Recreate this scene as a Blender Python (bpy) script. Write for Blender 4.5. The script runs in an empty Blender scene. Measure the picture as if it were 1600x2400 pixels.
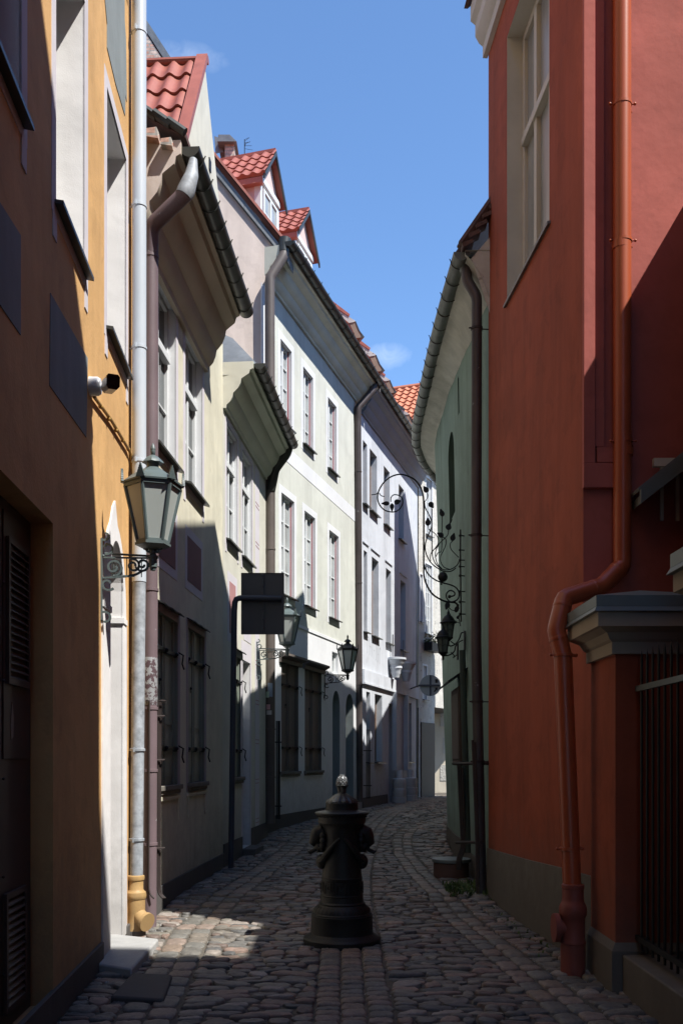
import bpy, math, random
from mathutils import Vector, Matrix, noise
random.seed(7)
rad = math.radians
F, CX, HY, EYE = 2250.0, 800.0, 1780.0, 1.5
SC = bpy.context.scene
COL = SC.collection
LX, LY, LZ = -1.0, 0.67, -1.72          # travel of the sunlight

def P(px, py, d):
    return Vector(((px - CX) / F * d, d, EYE + (HY - py) / F * d))
def ground(d):
    t = [(-50, 0), (9, 0), (10, .07), (12, .06), (14, .1), (17, .27), (20, .34), (24, .35), (60, .35)]
    for (a, za), (b, zb) in zip(t, t[1:]):
        if d <= b: return za + (zb - za) * (d - a) / (b - a)
    return .35

# ---------------------------------------------------------------- materials
def nodes(name):
    m = bpy.data.materials.new(name); m.use_nodes = True
    nt = m.node_tree; return m, nt, nt.nodes, nt.links, nt.nodes['Principled BSDF']
def ramp(N, stops):
    r = N.new('ShaderNodeValToRGB'); e = r.color_ramp.elements
    e[0].position, e[0].color = stops[0][0], (*stops[0][1], 1)
    e[1].position, e[1].color = stops[-1][0], (*stops[-1][1], 1)
    for p, c in stops[1:-1]:
        x = e.new(p); x.color = (*c, 1)
    return r
def mul(c, k): return tuple(min(1, x * k) for x in c)
def M(name, col, rough=.85, var=.12, scale=1.3, bump=.25, bscale=90, metal=0, spec=.3, streak=.0, chip=None, chip_at=.62, chip_scale=7, bdist=.004, patch=0, splash=0):
    m, nt, N, L, B = nodes(name)
    tc = N.new('ShaderNodeTexCoord')
    n1 = N.new('ShaderNodeTexNoise'); n1.inputs['Scale'].default_value = scale; n1.inputs['Detail'].default_value = 8; n1.inputs['Roughness'].default_value = .65
    L.new(tc.outputs['Object'], n1.inputs['Vector'])
    r = ramp(N, [(.3, mul(col, 1 - var)), (.7, mul(col, 1 + var))]); L.new(n1.outputs['Fac'], r.inputs['Fac'])
    out = r.outputs['Color']
    if streak:
        mp = N.new('ShaderNodeMapping'); mp.inputs['Scale'].default_value = (2.6, 2.6, .3)
        L.new(tc.outputs['Object'], mp.inputs['Vector'])
        n2 = N.new('ShaderNodeTexNoise'); n2.inputs['Scale'].default_value = 1.6; n2.inputs['Detail'].default_value = 9; n2.inputs['Distortion'].default_value = .4; n2.inputs['Roughness'].default_value = .62
        L.new(mp.outputs['Vector'], n2.inputs['Vector'])
        r2 = ramp(N, [(.35, (1 - streak,) * 3), (.6, (1, 1, 1))]); L.new(n2.outputs['Fac'], r2.inputs['Fac'])
        mx = N.new('ShaderNodeMix'); mx.data_type = 'RGBA'; mx.blend_type = 'MULTIPLY'; mx.inputs['Factor'].default_value = 1
        L.new(out, mx.inputs[6]); L.new(r2.outputs['Color'], mx.inputs[7]); out = mx.outputs[2]
    if chip:
        n3 = N.new('ShaderNodeTexNoise'); n3.inputs['Scale'].default_value = chip_scale; n3.inputs['Detail'].default_value = 10; n3.inputs['Roughness'].default_value = .7
        L.new(tc.outputs['Object'], n3.inputs['Vector'])
        r3 = ramp(N, [(chip_at, (0, 0, 0)), (chip_at + .02, (1, 1, 1))]); L.new(n3.outputs['Fac'], r3.inputs['Fac'])
        mx = N.new('ShaderNodeMix'); mx.data_type = 'RGBA'; L.new(r3.outputs['Color'], mx.inputs['Factor'])
        L.new(out, mx.inputs[6]); mx.inputs[7].default_value = (*chip, 1); out = mx.outputs[2]
    if patch:      # faded and touched-up paint
        for sc_, lo, hi, k in ((.8, .47, .53, patch), (3.5, .56, .60, patch * .8)):
            np_ = N.new('ShaderNodeTexNoise'); np_.inputs['Scale'].default_value = sc_; np_.inputs['Detail'].default_value = 12; np_.inputs['Roughness'].default_value = .6; np_.inputs['Distortion'].default_value = .5
            L.new(tc.outputs['Object'], np_.inputs['Vector'])
            rp = ramp(N, [(lo, (1, 1, 1)), (hi, (1 - k,) * 3)]); L.new(np_.outputs['Fac'], rp.inputs['Fac'])
            mx = N.new('ShaderNodeMix'); mx.data_type = 'RGBA'; mx.blend_type = 'MULTIPLY'; mx.inputs['Factor'].default_value = 1
            L.new(out, mx.inputs[6]); L.new(rp.outputs['Color'], mx.inputs[7]); out = mx.outputs[2]
    if splash:     # mud splashed up from the street
        sp = N.new('ShaderNodeSeparateXYZ'); L.new(tc.outputs['Object'], sp.inputs[0])
        ng = N.new('ShaderNodeTexNoise'); ng.inputs['Scale'].default_value = 5; ng.inputs['Detail'].default_value = 12; ng.inputs['Roughness'].default_value = .75; L.new(tc.outputs['Object'], ng.inputs['Vector'])
        ms = N.new('ShaderNodeMath'); ms.operation = 'MULTIPLY_ADD'; L.new(ng.outputs['Fac'], ms.inputs[0]); ms.inputs[1].default_value = -1.6; L.new(sp.outputs['Z'], ms.inputs[2])
        mr_ = N.new('ShaderNodeMapRange'); mr_.inputs['From Min'].default_value = -.65; mr_.inputs['From Max'].default_value = .25; mr_.inputs['To Min'].default_value = splash; mr_.inputs['To Max'].default_value = 0; L.new(ms.outputs[0], mr_.inputs['Value'])
        mx = N.new('ShaderNodeMix'); mx.data_type = 'RGBA'; L.new(mr_.outputs[0], mx.inputs['Factor']); L.new(out, mx.inputs[6]); mx.inputs[7].default_value = (.11, .095, .08, 1); out = mx.outputs[2]
    L.new(out, B.inputs['Base Color'])
    n4 = N.new('ShaderNodeTexNoise'); n4.inputs['Scale'].default_value = bscale; n4.inputs['Detail'].default_value = 6
    L.new(tc.outputs['Object'], n4.inputs['Vector'])
    bp = N.new('ShaderNodeBump'); bp.inputs['Strength'].default_value = bump; bp.inputs['Distance'].default_value = bdist
    L.new(n4.outputs['Fac'], bp.inputs['Height'])
    n5 = N.new('ShaderNodeTexNoise'); n5.inputs['Scale'].default_value = 2.2; n5.inputs['Detail'].default_value = 3
    L.new(tc.outputs['Object'], n5.inputs['Vector'])
    b2 = N.new('ShaderNodeBump'); b2.inputs['Strength'].default_value = min(1, bump * 1.5); b2.inputs['Distance'].default_value = .03 if metal < .5 and rough > .6 else .004
    L.new(n5.outputs['Fac'], b2.inputs['Height']); L.new(bp.outputs['Normal'], b2.inputs['Normal'])
    L.new(b2.outputs['Normal'], B.inputs['Normal'])
    B.inputs['Roughness'].default_value = rough; B.inputs['Metallic'].default_value = metal
    B.inputs['Specular IOR Level'].default_value = spec
    return m
def brick_mat(name, c1, c2, mortar, axes='XZ', scale=1.0, bw=.24, bh=.075):
    m, nt, N, L, B = nodes(name)
    tc = N.new('ShaderNodeTexCoord'); sp = N.new('ShaderNodeSeparateXYZ'); cb = N.new('ShaderNodeCombineXYZ')
    L.new(tc.outputs['Object'], sp.inputs[0])
    if axes == 'YZ': L.new(sp.outputs['Y'], cb.inputs[0])
    else: L.new(sp.outputs['X'], cb.inputs[0])
    L.new(sp.outputs['Z'], cb.inputs[1])
    b = N.new('ShaderNodeTexBrick'); L.new(cb.outputs[0], b.inputs['Vector'])
    b.inputs['Scale'].default_value = scale; b.inputs['Brick Width'].default_value = bw; b.inputs['Row Height'].default_value = bh
    b.inputs['Mortar Size'].default_value = .012; b.inputs['Color1'].default_value = (*c1, 1); b.inputs['Color2'].default_value = (*c2, 1); b.inputs['Mortar'].default_value = (*mortar, 1)
    n = N.new('ShaderNodeTexNoise'); n.inputs['Scale'].default_value = 14; n.inputs['Detail'].default_value = 6; L.new(tc.outputs['Object'], n.inputs['Vector'])
    r = ramp(N, [(.3, (.6, .6, .6)), (.7, (1.2, 1.2, 1.2))]); L.new(n.outputs['Fac'], r.inputs['Fac'])
    mx = N.new('ShaderNodeMix'); mx.data_type = 'RGBA'; mx.blend_type = 'MULTIPLY'; mx.inputs['Factor'].default_value = 1
    L.new(b.outputs['Color'], mx.inputs[6]); L.new(r.outputs['Color'], mx.inputs[7]); L.new(mx.outputs[2], B.inputs['Base Color'])
    bp = N.new('ShaderNodeBump'); bp.inputs['Strength'].default_value = .6; bp.inputs['Distance'].default_value = .01; bp.invert = True
    L.new(b.outputs['Fac'], bp.inputs['Height']); L.new(bp.outputs['Normal'], B.inputs['Normal']); B.inputs['Roughness'].default_value = .9
    return m
def stone_mat(name, stops, bump=.5):
    m, nt, N, L, B = nodes(name)
    g = N.new('ShaderNodeNewGeometry'); tc = N.new('ShaderNodeTexCoord')
    r = ramp(N, stops); r.color_ramp.interpolation = 'CONSTANT'; L.new(g.outputs['Random Per Island'], r.inputs['Fac'])
    n = N.new('ShaderNodeTexNoise'); n.inputs['Scale'].default_value = 22; n.inputs['Detail'].default_value = 8; n.inputs['Roughness'].default_value = .7
    L.new(tc.outputs['Object'], n.inputs['Vector'])
    r2 = ramp(N, [(.3, (.62, .62, .62)), (.7, (1.25, 1.22, 1.2))]); L.new(n.outputs['Fac'], r2.inputs['Fac'])
    mx = N.new('ShaderNodeMix'); mx.data_type = 'RGBA'; mx.blend_type = 'MULTIPLY'; mx.inputs['Factor'].default_value = 1
    L.new(r.outputs['Color'], mx.inputs[6]); L.new(r2.outputs['Color'], mx.inputs[7])
    L.new(mx.outputs[2], B.inputs['Base Color'])
    n4 = N.new('ShaderNodeTexNoise'); n4.inputs['Scale'].default_value = 70; n4.inputs['Detail'].default_value = 8; L.new(tc.outputs['Object'], n4.inputs['Vector'])
    bp = N.new('ShaderNodeBump'); bp.inputs['Strength'].default_value = bump; bp.inputs['Distance'].default_value = .006
    L.new(n4.outputs['Fac'], bp.inputs['Height']); L.new(bp.outputs['Normal'], B.inputs['Normal'])
    B.inputs['Roughness'].default_value = .62; B.inputs['Specular IOR Level'].default_value = .4
    return m
def glass_mat(name, col, rough=.04):
    m, nt, N, L, B = nodes(name)
    tc = N.new('ShaderNodeTexCoord'); n = N.new('ShaderNodeTexNoise'); n.inputs['Scale'].default_value = 1.5
    L.new(tc.outputs['Object'], n.inputs['Vector'])
    r = ramp(N, [(.35, mul(col, .7)), (.65, mul(col, 1.2))]); L.new(n.outputs['Fac'], r.inputs['Fac']); L.new(r.outputs['Color'], B.inputs['Base Color'])
    bp = N.new('ShaderNodeBump'); bp.inputs['Strength'].default_value = .15; bp.inputs['Distance'].default_value = .01
    L.new(n.outputs['Fac'], bp.inputs['Height']); L.new(bp.outputs['Normal'], B.inputs['Normal'])
    B.inputs['Roughness'].default_value = rough; B.inputs['Specular IOR Level'].default_value = .8
    return m

ORANGE = M('orange_plaster', patch=0.09, splash=0.5, col=(.67, .40, .165), var=.07, streak=.1, bump=.35, bscale=55, bdist=.006)
WHITEP = M('white_plaster', patch=0.04, splash=0.4, col=(.76, .745, .73), var=.05, bump=.3, bscale=110, bdist=.003)
LILAC = M('lilac_white_trim', (.58, .55, .58), var=.05, bump=.2)
GREYP = M('grey_paint_panel', (.24, .27, .27), var=.1, streak=.12, bump=.3)
GREYDK = M('dark_grey_panel', (.13, .135, .15), var=.1, streak=.12, bump=.3)
CREAM = M('cream_plaster', patch=0.07, splash=0.5, col=(.65, .615, .48), var=.08, streak=.1, bump=.3)
CREAM2 = M('pale_cream_plaster', patch=0.06, splash=0.5, col=(.60, .585, .50), var=.05, streak=.08, bump=.25)
IVORY = M('ivory_plaster', patch=0.05, splash=0, col=(.575, .585, .525), var=.05, streak=.1, bump=.25)
PALEBLUE = M('pale_blue_plaster', patch=0.06, splash=0.4, col=(.56, .59, .635), var=.05, streak=.12, bump=.25)
PINKISH = M('pinkish_plaster', patch=0.07, splash=0, col=(.60, .51, .45), var=.07, streak=.14, bump=.3, chip=(.5, .46, .42), chip_at=.66)
WHITE = M('white_paint', patch=0.04, splash=0.4, col=(.68, .69, .70), var=.04, bump=.12, rough=.55)
FRAMEW = M('window_white', (.64, .66, .66), var=.05, bump=.08, rough=.5)
FRAMEG = M('window_cream', (.52, .49, .43), var=.05, bump=.08, rough=.5)
CORN1 = M('cornice_tan', (.52, .45, .35), var=.12, streak=.0, bump=.2)
CORN2 = M('cornice_sage', (.54, .57, .46), var=.1, streak=.0, bump=.2)
CORN3 = M('cornice_stone', (.55, .55, .46), var=.14, streak=.0, bump=.2)
CORN4 = M('cornice_slate', (.27, .27, .29), var=.1, streak=.0, bump=.2)
PURPLE = M('mauve_pipe', (.165, .12, .13), var=.2, bump=.2, rough=.5, spec=.4, chip=(.36, .36, .36), chip_at=.66, chip_scale=9, streak=.15)
PANELP = M('mauve_panel', (.22, .12, .12), var=.1, bump=.2)
PANELR = M('rose_panel', (.40, .21, .21), var=.08, bump=.2)
SILVER = M('silver_paint', (.50, .55, .60), var=.06, bump=.05, rough=.38, spec=.5, streak=.06)
GALV = M('galvanised', (.36, .39, .42), var=.35, scale=14, bump=.2, bscale=40, rough=.58, metal=.1, streak=.3)
DARKMET = M('black_gutter', (.035, .038, .034), var=.4, bump=.15, rough=.38, spec=.5, chip=(.12, .14, .12), chip_at=.7)
GREYMET = M('grey_gutter', (.15, .165, .15), var=.3, bump=.15, rough=.45, metal=.1, streak=.3)
SHEET = M('sheet_metal', (.15, .16, .165), var=.3, scale=3, bump=.5, bscale=6, bdist=.02, rough=.42, metal=.12, spec=.5)
BROWNP = M('brown_pipe', (.115, .095, .085), var=.2, bump=.1, rough=.5, spec=.4, streak=.2)
BROWNR = M('weathered_pipe', (.085, .07, .068), var=.3, bump=.25, bscale=35, rough=.48, metal=.3, streak=.35, chip=(.2, .2, .2), chip_at=.68)
IRON = M('black_iron', (.012, .013, .014), var=.2, bump=.1, rough=.5)
RUSTIRON = M('rusty_iron', (.04, .03, .028), var=.3, bump=.3, rough=.65)
LAMPG = M('lamp_grey_green', (.095, .125, .125), var=.15, scale=8, bump=.1, rough=.42, spec=.5)
MILK = M('milky_glass', (.38, .41, .39), var=.06, bump=.02, rough=.25, spec=.5)
SHUT = M('shutter_sage', (.22, .25, .21), var=.12, bump=.1, rough=.5, streak=.12)
SHUTB = M('shutter_taupe', (.15, .13, .115), var=.12, bump=.1, rough=.55, streak=.15)
WOODDK = M('dark_door', (.035, .03, .03), var=.2, bump=.15, rough=.55)
DOORBR = M('brown_metal_door', (.075, .055, .05), var=.12, bump=.1, rough=.5, spec=.35)
DOORGR = M('pale_door', (.30, .33, .35), var=.1, bump=.1, rough=.55)
REDP = M('terracotta_red_plaster', patch=0.13, splash=0.4, col=(.345, .078, .037), var=.16, scale=.8, streak=.2, bump=.2, bscale=40, bdist=.004)
PINKP = M('salmon_red_plaster', patch=0.08, splash=0, col=(.42, .115, .092), var=.1, streak=.08, bump=.25, bscale=22, bdist=.006)
REDPIPE = M('orange_red_pipe', (.40, .085, .032), var=.08, bump=.04, rough=.35, spec=.5, streak=.08)
REDBOOT = M('brown_red_boot', (.25, .07, .05), var=.1, bump=.06, rough=.5)
PLINTH = M('grey_plinth', patch=0.15, splash=0.7, col=(.19, .175, .15), var=.1, bump=.3, streak=.1)
PLINTHD = M('dark_plinth', patch=0.2, splash=0.5, col=(.075, .078, .085), var=.15, bump=.3)
GREENP = M('sage_green_plaster', patch=0.12, splash=0.5, col=(.20, .28, .235), var=.1, scale=.9, streak=.2, bump=.3)
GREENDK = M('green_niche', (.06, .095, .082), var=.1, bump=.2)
COVE = M('rough_white_cove', (.50, .49, .43), var=.15, scale=3, streak=.2, bump=.8, bscale=22, bdist=.015)
ROUGHP = M('rough_old_plaster', (.50, .48, .43), var=.15, scale=3, bump=.9, bscale=18, bdist=.02, chip=(.28, .26, .24), chip_at=.6, chip_scale=5)
TILER = M('red_metal_tile', (.33, .108, .078), var=.16, bump=.12, rough=.48, spec=.35, scale=5, chip=(.2, .09, .07), chip_at=.7, chip_scale=12, streak=.1)
TILEO = M('orange_clay_tile', (.50, .18, .10), var=.2, scale=6, bump=.2, rough=.6)
TILEDK = M('dark_old_tile', (.10, .055, .045), var=.35, scale=8, bump=.4, rough=.7)
FASCIA = M('red_fascia', (.42, .17, .13), var=.1, bump=.1, rough=.5)
PINKWOOD = M('pink_boards', (.62, .47, .44), var=.08, bump=.1, chip=(.45, .42, .4), chip_at=.63, streak=.12)
BRICK = brick_mat('old_brick', (.50, .26, .19), (.58, .46, .38), (.38, .35, .31))
GLASS = glass_mat('window_glass', (.05, .06, .065))
GLASSL = glass_mat('window_glass_curtained', (.36, .38, .37), .08)
GLASSD = glass_mat('window_glass_dark', (.015, .018, .02))
CURT = M('net_curtain', (.30, .31, .30), var=.2, scale=2, bump=.2, streak=.35, rough=.3, spec=.6)
YELBOOT = M('yellow_boot_plastic', (.58, .36, .13), patch=.2, splash=.5, var=.1, bump=.06, rough=.5)
CONDUIT = M('ochre_conduit', (.42, .25, .07), var=.08, bump=.05, rough=.5)
CAMW = M('camera_white', (.66, .67, .68), var=.02, bump=.02, rough=.35, spec=.5)
BLACKG = glass_mat('black_gloss', (.006, .006, .007), .08)
CONC = M('step_concrete', (.34, .34, .33), var=.1, scale=8, bump=.6, bscale=120, chip=(.18, .18, .18), chip_at=.63, chip_scale=90)
HYD = M('cast_iron_paint', (.013, .014, .013), var=.3, scale=6, bump=.25, bscale=45, rough=.52, spec=.4, bdist=.003)
HYDT = M('worn_iron', (.20, .21, .215), var=.5, scale=20, bump=.2, rough=.35, metal=.6)
SIGNB = M('sign_back', (.075, .08, .085), var=.08, bump=.03, rough=.5, metal=.2)
SIGNR = M('round_sign_back', (.27, .31, .32), var=.06, bump=.02, rough=.5)
POLE = M('pole_paint', (.045, .055, .075), var=.2, bump=.1, rough=.45)
CAPMET = M('pier_metal_cap', (.16, .19, .19), var=.15, bump=.1, rough=.45, metal=.3)
CAPST = M('pier_cornice_paint', (.40, .34, .26), var=.08, bump=.15)
SOIL = M('joint_soil', (.10, .088, .072), var=.3, scale=20, bump=.8, bscale=80, bdist=.01)
GRASSM = M('weed_green', (.07, .11, .035), var=.3, scale=10, bump=0)
STONEM = stone_mat('cobble_stone', [(0, (0.154, 0.141, 0.125)), (.14, (0.129, 0.126, 0.117)), (.28, (0.207, 0.153, 0.123)), (.4, (0.171, 0.157, 0.134)), (.52, (0.100, 0.100, 0.097)), (.64, (0.240, 0.176, 0.144)), (.74, (0.194, 0.182, 0.152)), (.85, (0.144, 0.111, 0.094)), (.93, (0.262, 0.233, 0.204)), (1, (0.232, 0.221, 0.203))])
SETTM = stone_mat('sett_stone', [(0, (0.180, 0.159, 0.132)), (.2, (0.143, 0.137, 0.121)), (.4, (0.212, 0.165, 0.128)), (.6, (0.159, 0.155, 0.139)), (.8, (0.228, 0.181, 0.150)), (1, (0.212, 0.196, 0.176))])

# ---------------------------------------------------------------- mesh builder
OFF = {}
class MB:
    def __init__(s): s.v = []; s.f = []
    def add(s, vs, fs):
        n = len(s.v); s.v += [tuple(v) for v in vs]; s.f += [tuple(n + i for i in f) for f in fs]; return s
    def poly(s, pts): return s.add(pts, [tuple(range(len(pts)))])
    def hexa(s, p):    # 4 bottom, 4 top
        return s.add(p, [(3, 2, 1, 0), (4, 5, 6, 7), (0, 1, 5, 4), (1, 2, 6, 5), (2, 3, 7, 6), (3, 0, 4, 7)])
    def box(s, x0, x1, y0, y1, z0, z1):
        return s.hexa([(x0, y0, z0), (x1, y0, z0), (x1, y1, z0), (x0, y1, z0), (x0, y0, z1), (x1, y0, z1), (x1, y1, z1), (x0, y1, z1)])
    def fbox(s, fr, d0, d1, o0, o1, z0, z1):
        q = [fr.pt(d0, o0, z0), fr.pt(d0, o1, z0), fr.pt(d1, o1, z0), fr.pt(d1, o0, z0)]
        t = [fr.pt(d0, o0, z1), fr.pt(d0, o1, z1), fr.pt(d1, o1, z1), fr.pt(d1, o0, z1)]
        return s.hexa(q + t)
    def prism(s, pts, vec):
        n = len(pts); a = [Vector(p) for p in pts]; b = [p + Vector(vec) for p in a]
        s.add(a + b, [tuple(range(n)), tuple(range(2 * n - 1, n - 1, -1))] + [(i, i + n, (i + 1) % n + n, (i + 1) % n) for i in range(n)]); return s
    def slab(s, fr, pts, o0, o1):    # pts (d,z) polygon
        a = [fr.pt(d, o0, z) for d, z in pts]; b = [fr.pt(d, o1, z) for d, z in pts]; n = len(pts)
        return s.add(a + b, [tuple(range(n - 1, -1, -1)), tuple(range(n, 2 * n))] + [(i, (i + 1) % n, (i + 1) % n + n, i + n) for i in range(n)])
    def slab2(s, fr, prof, d0, d1): return s.sweep(fr, prof, d0, d1)
    def sweep(s, fr, prof, d0, d1, nseg=1):    # prof (out,z) open or closed polyline, capped
        n = len(prof); rows = []
        for k in range(nseg + 1):
            d = d0 + (d1 - d0) * k / nseg
            rows += [fr.pt(d, o, z) for o, z in prof]
        fs = []
        for k in range(nseg):
            for i in range(n):
                j = (i + 1) % n
                fs.append((k * n + i, k * n + j, (k + 1) * n + j, (k + 1) * n + i))
        fs.append(tuple(range(n))); fs.append(tuple(range((nseg + 1) * n - 1, nseg * n - 1, -1)))
        return s.add(rows, fs)
    def tube(s, path, r, n=10, closed=False, flat=None):
        path = [Vector(p) for p in path]; m = len(path); vs = []; up = None
        for i, p in enumerate(path):
            if closed: t = path[(i + 1) % m] - path[i - 1]
            else: t = path[min(i + 1, m - 1)] - path[max(i - 1, 0)]
            if t.length < 1e-9: t = Vector((0, 0, 1))
            t.normalize()
            if up is None:
                up = Vector((0, 0, 1)) if abs(t.z) < .9 else Vector((0, 1, 0))
            a = t.cross(up)
            if a.length < 1e-4: a = t.cross(Vector((1, .1, 0)))
            a.normalize(); b = a.cross(t).normalized(); up = b
            ri = r[i] if isinstance(r, (list, tuple)) else r
            for k in range(n):
                w = 2 * math.pi * k / n
                vs.append(p + a * math.cos(w) * ri + b * math.sin(w) * ri)
        fs = []
        for i in range(m if closed else m - 1):
            for k in range(n):
                fs.append((i * n + k, i * n + (k + 1) % n, ((i + 1) % m) * n + (k + 1) % n, ((i + 1) % m) * n + k))
        if not closed: fs += [tuple(range(n - 1, -1, -1)), tuple(range((m - 1) * n, m * n))]
        return s.add(vs, fs)
    def lathe(s, prof, n=24, c=(0, 0, 0), wob=None, rot=0, caps=True):
        vs = []; c = Vector(c)
        for j, (r, z) in enumerate(prof):
            for k in range(n):
                w = 2 * math.pi * k / n + rot; rr = r * (wob(w, j) if wob else 1)
                vs.append(c + Vector((rr * math.cos(w), rr * math.sin(w), z)))
        fs = [(j * n + k, j * n + (k + 1) % n, (j + 1) * n + (k + 1) % n, (j + 1) * n + k) for j in range(len(prof) - 1) for k in range(n)]
        if caps: fs += [tuple(range(n - 1, -1, -1)), tuple(range((len(prof) - 1) * n, len(prof) * n))]
        return s.add(vs, fs)
    def ball(s, c, r, n=10, sc=(1, 1, 1)):
        prof = [(max(1e-4, math.sin(math.pi * i / n)) * r, -math.cos(math.pi * i / n) * r * sc[2]) for i in range(n + 1)]
        return s.lathe(prof, n + 4, c)
    def build(s, name, mat, parent=None, world=True, bevel=0, ang=35, mods=None):
        me = bpy.data.meshes.new(name)
        off = Vector((0, 0, 0))
        if parent is not None and world: off = OFF.get(parent.name, Vector((0, 0, 0)))
        me.from_pydata([(v[0] - off[0], v[1] - off[1], v[2] - off[2]) for v in s.v], [], s.f)
        me.validate(); me.materials.append(mat)
        import bmesh
        bm = bmesh.new(); bm.from_mesh(me); bmesh.ops.recalc_face_normals(bm, faces=bm.faces); bm.to_mesh(me); bm.free()
        me.polygons.foreach_set('use_smooth', [True] * len(me.polygons)); me.set_sharp_from_angle(angle=rad(ang))
        o = bpy.data.objects.new(name, me); COL.objects.link(o)
        if parent is not None:
            o.parent = parent; OFF[o.name] = off
        if bevel:
            b = o.modifiers.new('Bevel', 'BEVEL'); b.width = bevel; b.segments = 2; b.limit_method = 'ANGLE'; b.angle_limit = rad(40)
        return o
def tag(o, label=None, cat=None, group=None, kind=None):
    if label: o['label'] = label
    if cat: o['category'] = cat
    if group: o['group'] = group
    if kind: o['kind'] = kind
    return o
def thing(name, label, cat, loc=(0, 0, 0), rz=0, group=None):
    o = bpy.data.objects.new(name, None); COL.objects.link(o); o.location = loc; o.rotation_euler = (0, 0, rz); o.empty_display_size = .3
    OFF[o.name] = Vector(loc); tag(o, label, cat, group); return o
def kids(o): return [c for c in bpy.data.objects if c.parent == o]
def copy_tree(o, parent=None):
    c = o.copy(); COL.objects.link(c); c.parent = parent
    for ch in kids(o): copy_tree(ch, c)
    return c

class FR:
    def __init__(s, a, b, side=1):
        s.a, s.b = a, b; l = math.sqrt(1 + b * b); s.n = Vector((1, -b, 0)) / l * side; s.u = Vector((b, 1, 0)) / l; s.side = side
    def pt(s, d, o=0, z=0): return Vector((s.a + s.b * d, d, z)) + s.n * o
    def d(s, px): return s.a / ((px - CX) / F - s.b)
    def wz(s, px, py):
        d = s.d(px); return (d, EYE + (HY - py) / F * d)
class CurveFR(FR):      # green house wall: bends and leans
    T = [(9.9, 1.56, 1.57), (11, 1.525, 1.58), (12, 1.50, 1.60), (13, 1.50, 1.63), (14, 1.50, 1.66), (15, 1.50, 1.70), (15.6, 1.52, 1.735), (16.2, 1.58, 1.80), (17, 1.76, 1.96), (18.5, 2.25, 2.5), (20, 2.95, 3.2), (22, 4.2, 4.4)]
    def __init__(s): s.side = -1; s.n = Vector((-1, 0, 0))
    def X(s, d, z):
        T = s.T; t = max(0, min(1.15, z / 6.5)); d = max(T[0][0], min(T[-1][0], d))
        for a, b in zip(T, T[1:]):
            if d <= b[0]:
                k = (d - a[0]) / (b[0] - a[0]); k2 = k
                return (a[2] + (b[2] - a[2]) * k2) * (1 - t) + (a[1] + (b[1] - a[1]) * k2) * t
        return T[-1][1]
    def nn(s, d):
        dx = s.X(d + .2, 3) - s.X(d - .2, 3); v = Vector((-.4, dx, 0)); return v.normalized()
    def pt(s, d, o=0, z=0): return Vector((s.X(d, z), d, z)) + s.nn(d) * o
    def d(s, px, z=3):
        best = min((abs(s.X(x * .02, z) / (x * .02) - (px - CX) / F), x * .02) for x in range(495, 800)); return best[1]

H1 = FR(-1.31, -.06); H2 = FR(-2.34, .0622); HB = FR(-2.677, .089); H3 = FR(-6.055, .293); H5 = FR(-11.9, .5)
RD = FR(2.309, -.0767, -1); GR = CurveFR()

def wall(name, fr, d0, d1, z0, z1, holes, mat, parent, step=None):
    """holes: (d0,d1,z0,z1,depth,arched)"""
    ds = {d0, d1}; zs = {z0, z1}
    for h in holes: ds |= {max(d0, h[0]), min(d1, h[1])}; zs |= {max(z0, h[2]), min(z1, h[3])}
    if step:
        k = d0
        while k < d1: ds.add(k); k += step
        k = z0
        while k < z1: zs.add(k); k += 1.0
    ds = sorted(ds); zs = sorted(zs); b = MB()
    for a, c in zip(ds, ds[1:]):
        for e, g in zip(zs, zs[1:]):
            m = ((a + c) / 2, (e + g) / 2)
            if any(h[0] < m[0] < h[1] and h[2] < m[1] < h[3] for h in holes): continue
            b.poly([fr.pt(a, 0, e), fr.pt(c, 0, e), fr.pt(c, 0, g), fr.pt(a, 0, g)])
    for h in holes:
        if len(h) > 5 and h[5]:
            A = arch(h); sp = h[5]
            mid = (h[0] + h[1]) / 2
            L_ = [p for p in A if p[0] <= mid + 1e-6 and p[1] >= sp - 1e-6]; R_ = [p for p in A if p[0] >= mid - 1e-6 and p[1] >= sp - 1e-6]
            b.poly([fr.pt(h[0], 0, h[3])] + [fr.pt(p[0], 0, p[1]) for p in L_])
            b.poly([fr.pt(h[1], 0, h[3])] + [fr.pt(p[0], 0, p[1]) for p in reversed(R_)])
    return b.build(name, mat, parent)
def arch(h):
    """points of an arched opening, from near bottom up over to far bottom; h[5] = springing height"""
    sp = h[5]; mid = (h[0] + h[1]) / 2; ra = (h[1] - h[0]) / 2; rz_ = h[3] - sp
    pts = [(h[0], h[2])] + [(mid - ra * math.cos(math.pi * i / 16), sp + rz_ * math.sin(math.pi * i / 16)) for i in range(17)] + [(h[1], h[2])]
    return pts
def reveal(fr, h, depth, mat, parent, name='reveal', sides='all'):
    b = MB()
    pts = arch(h) if len(h) > 5 and h[5] else [(h[0], h[2]), (h[0], h[3]), (h[1], h[3]), (h[1], h[2])]
    n = len(pts)
    for i in range(n):
        p, q = pts[i], pts[(i + 1) % n]
        if i == n - 1 and sides != 'all': continue
        b.poly([fr.pt(p[0], 0, p[1]), fr.pt(q[0], 0, q[1]), fr.pt(q[0], -depth, q[1]), fr.pt(p[0], -depth, p[1])])
    return b.build(name, mat, parent)
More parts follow.
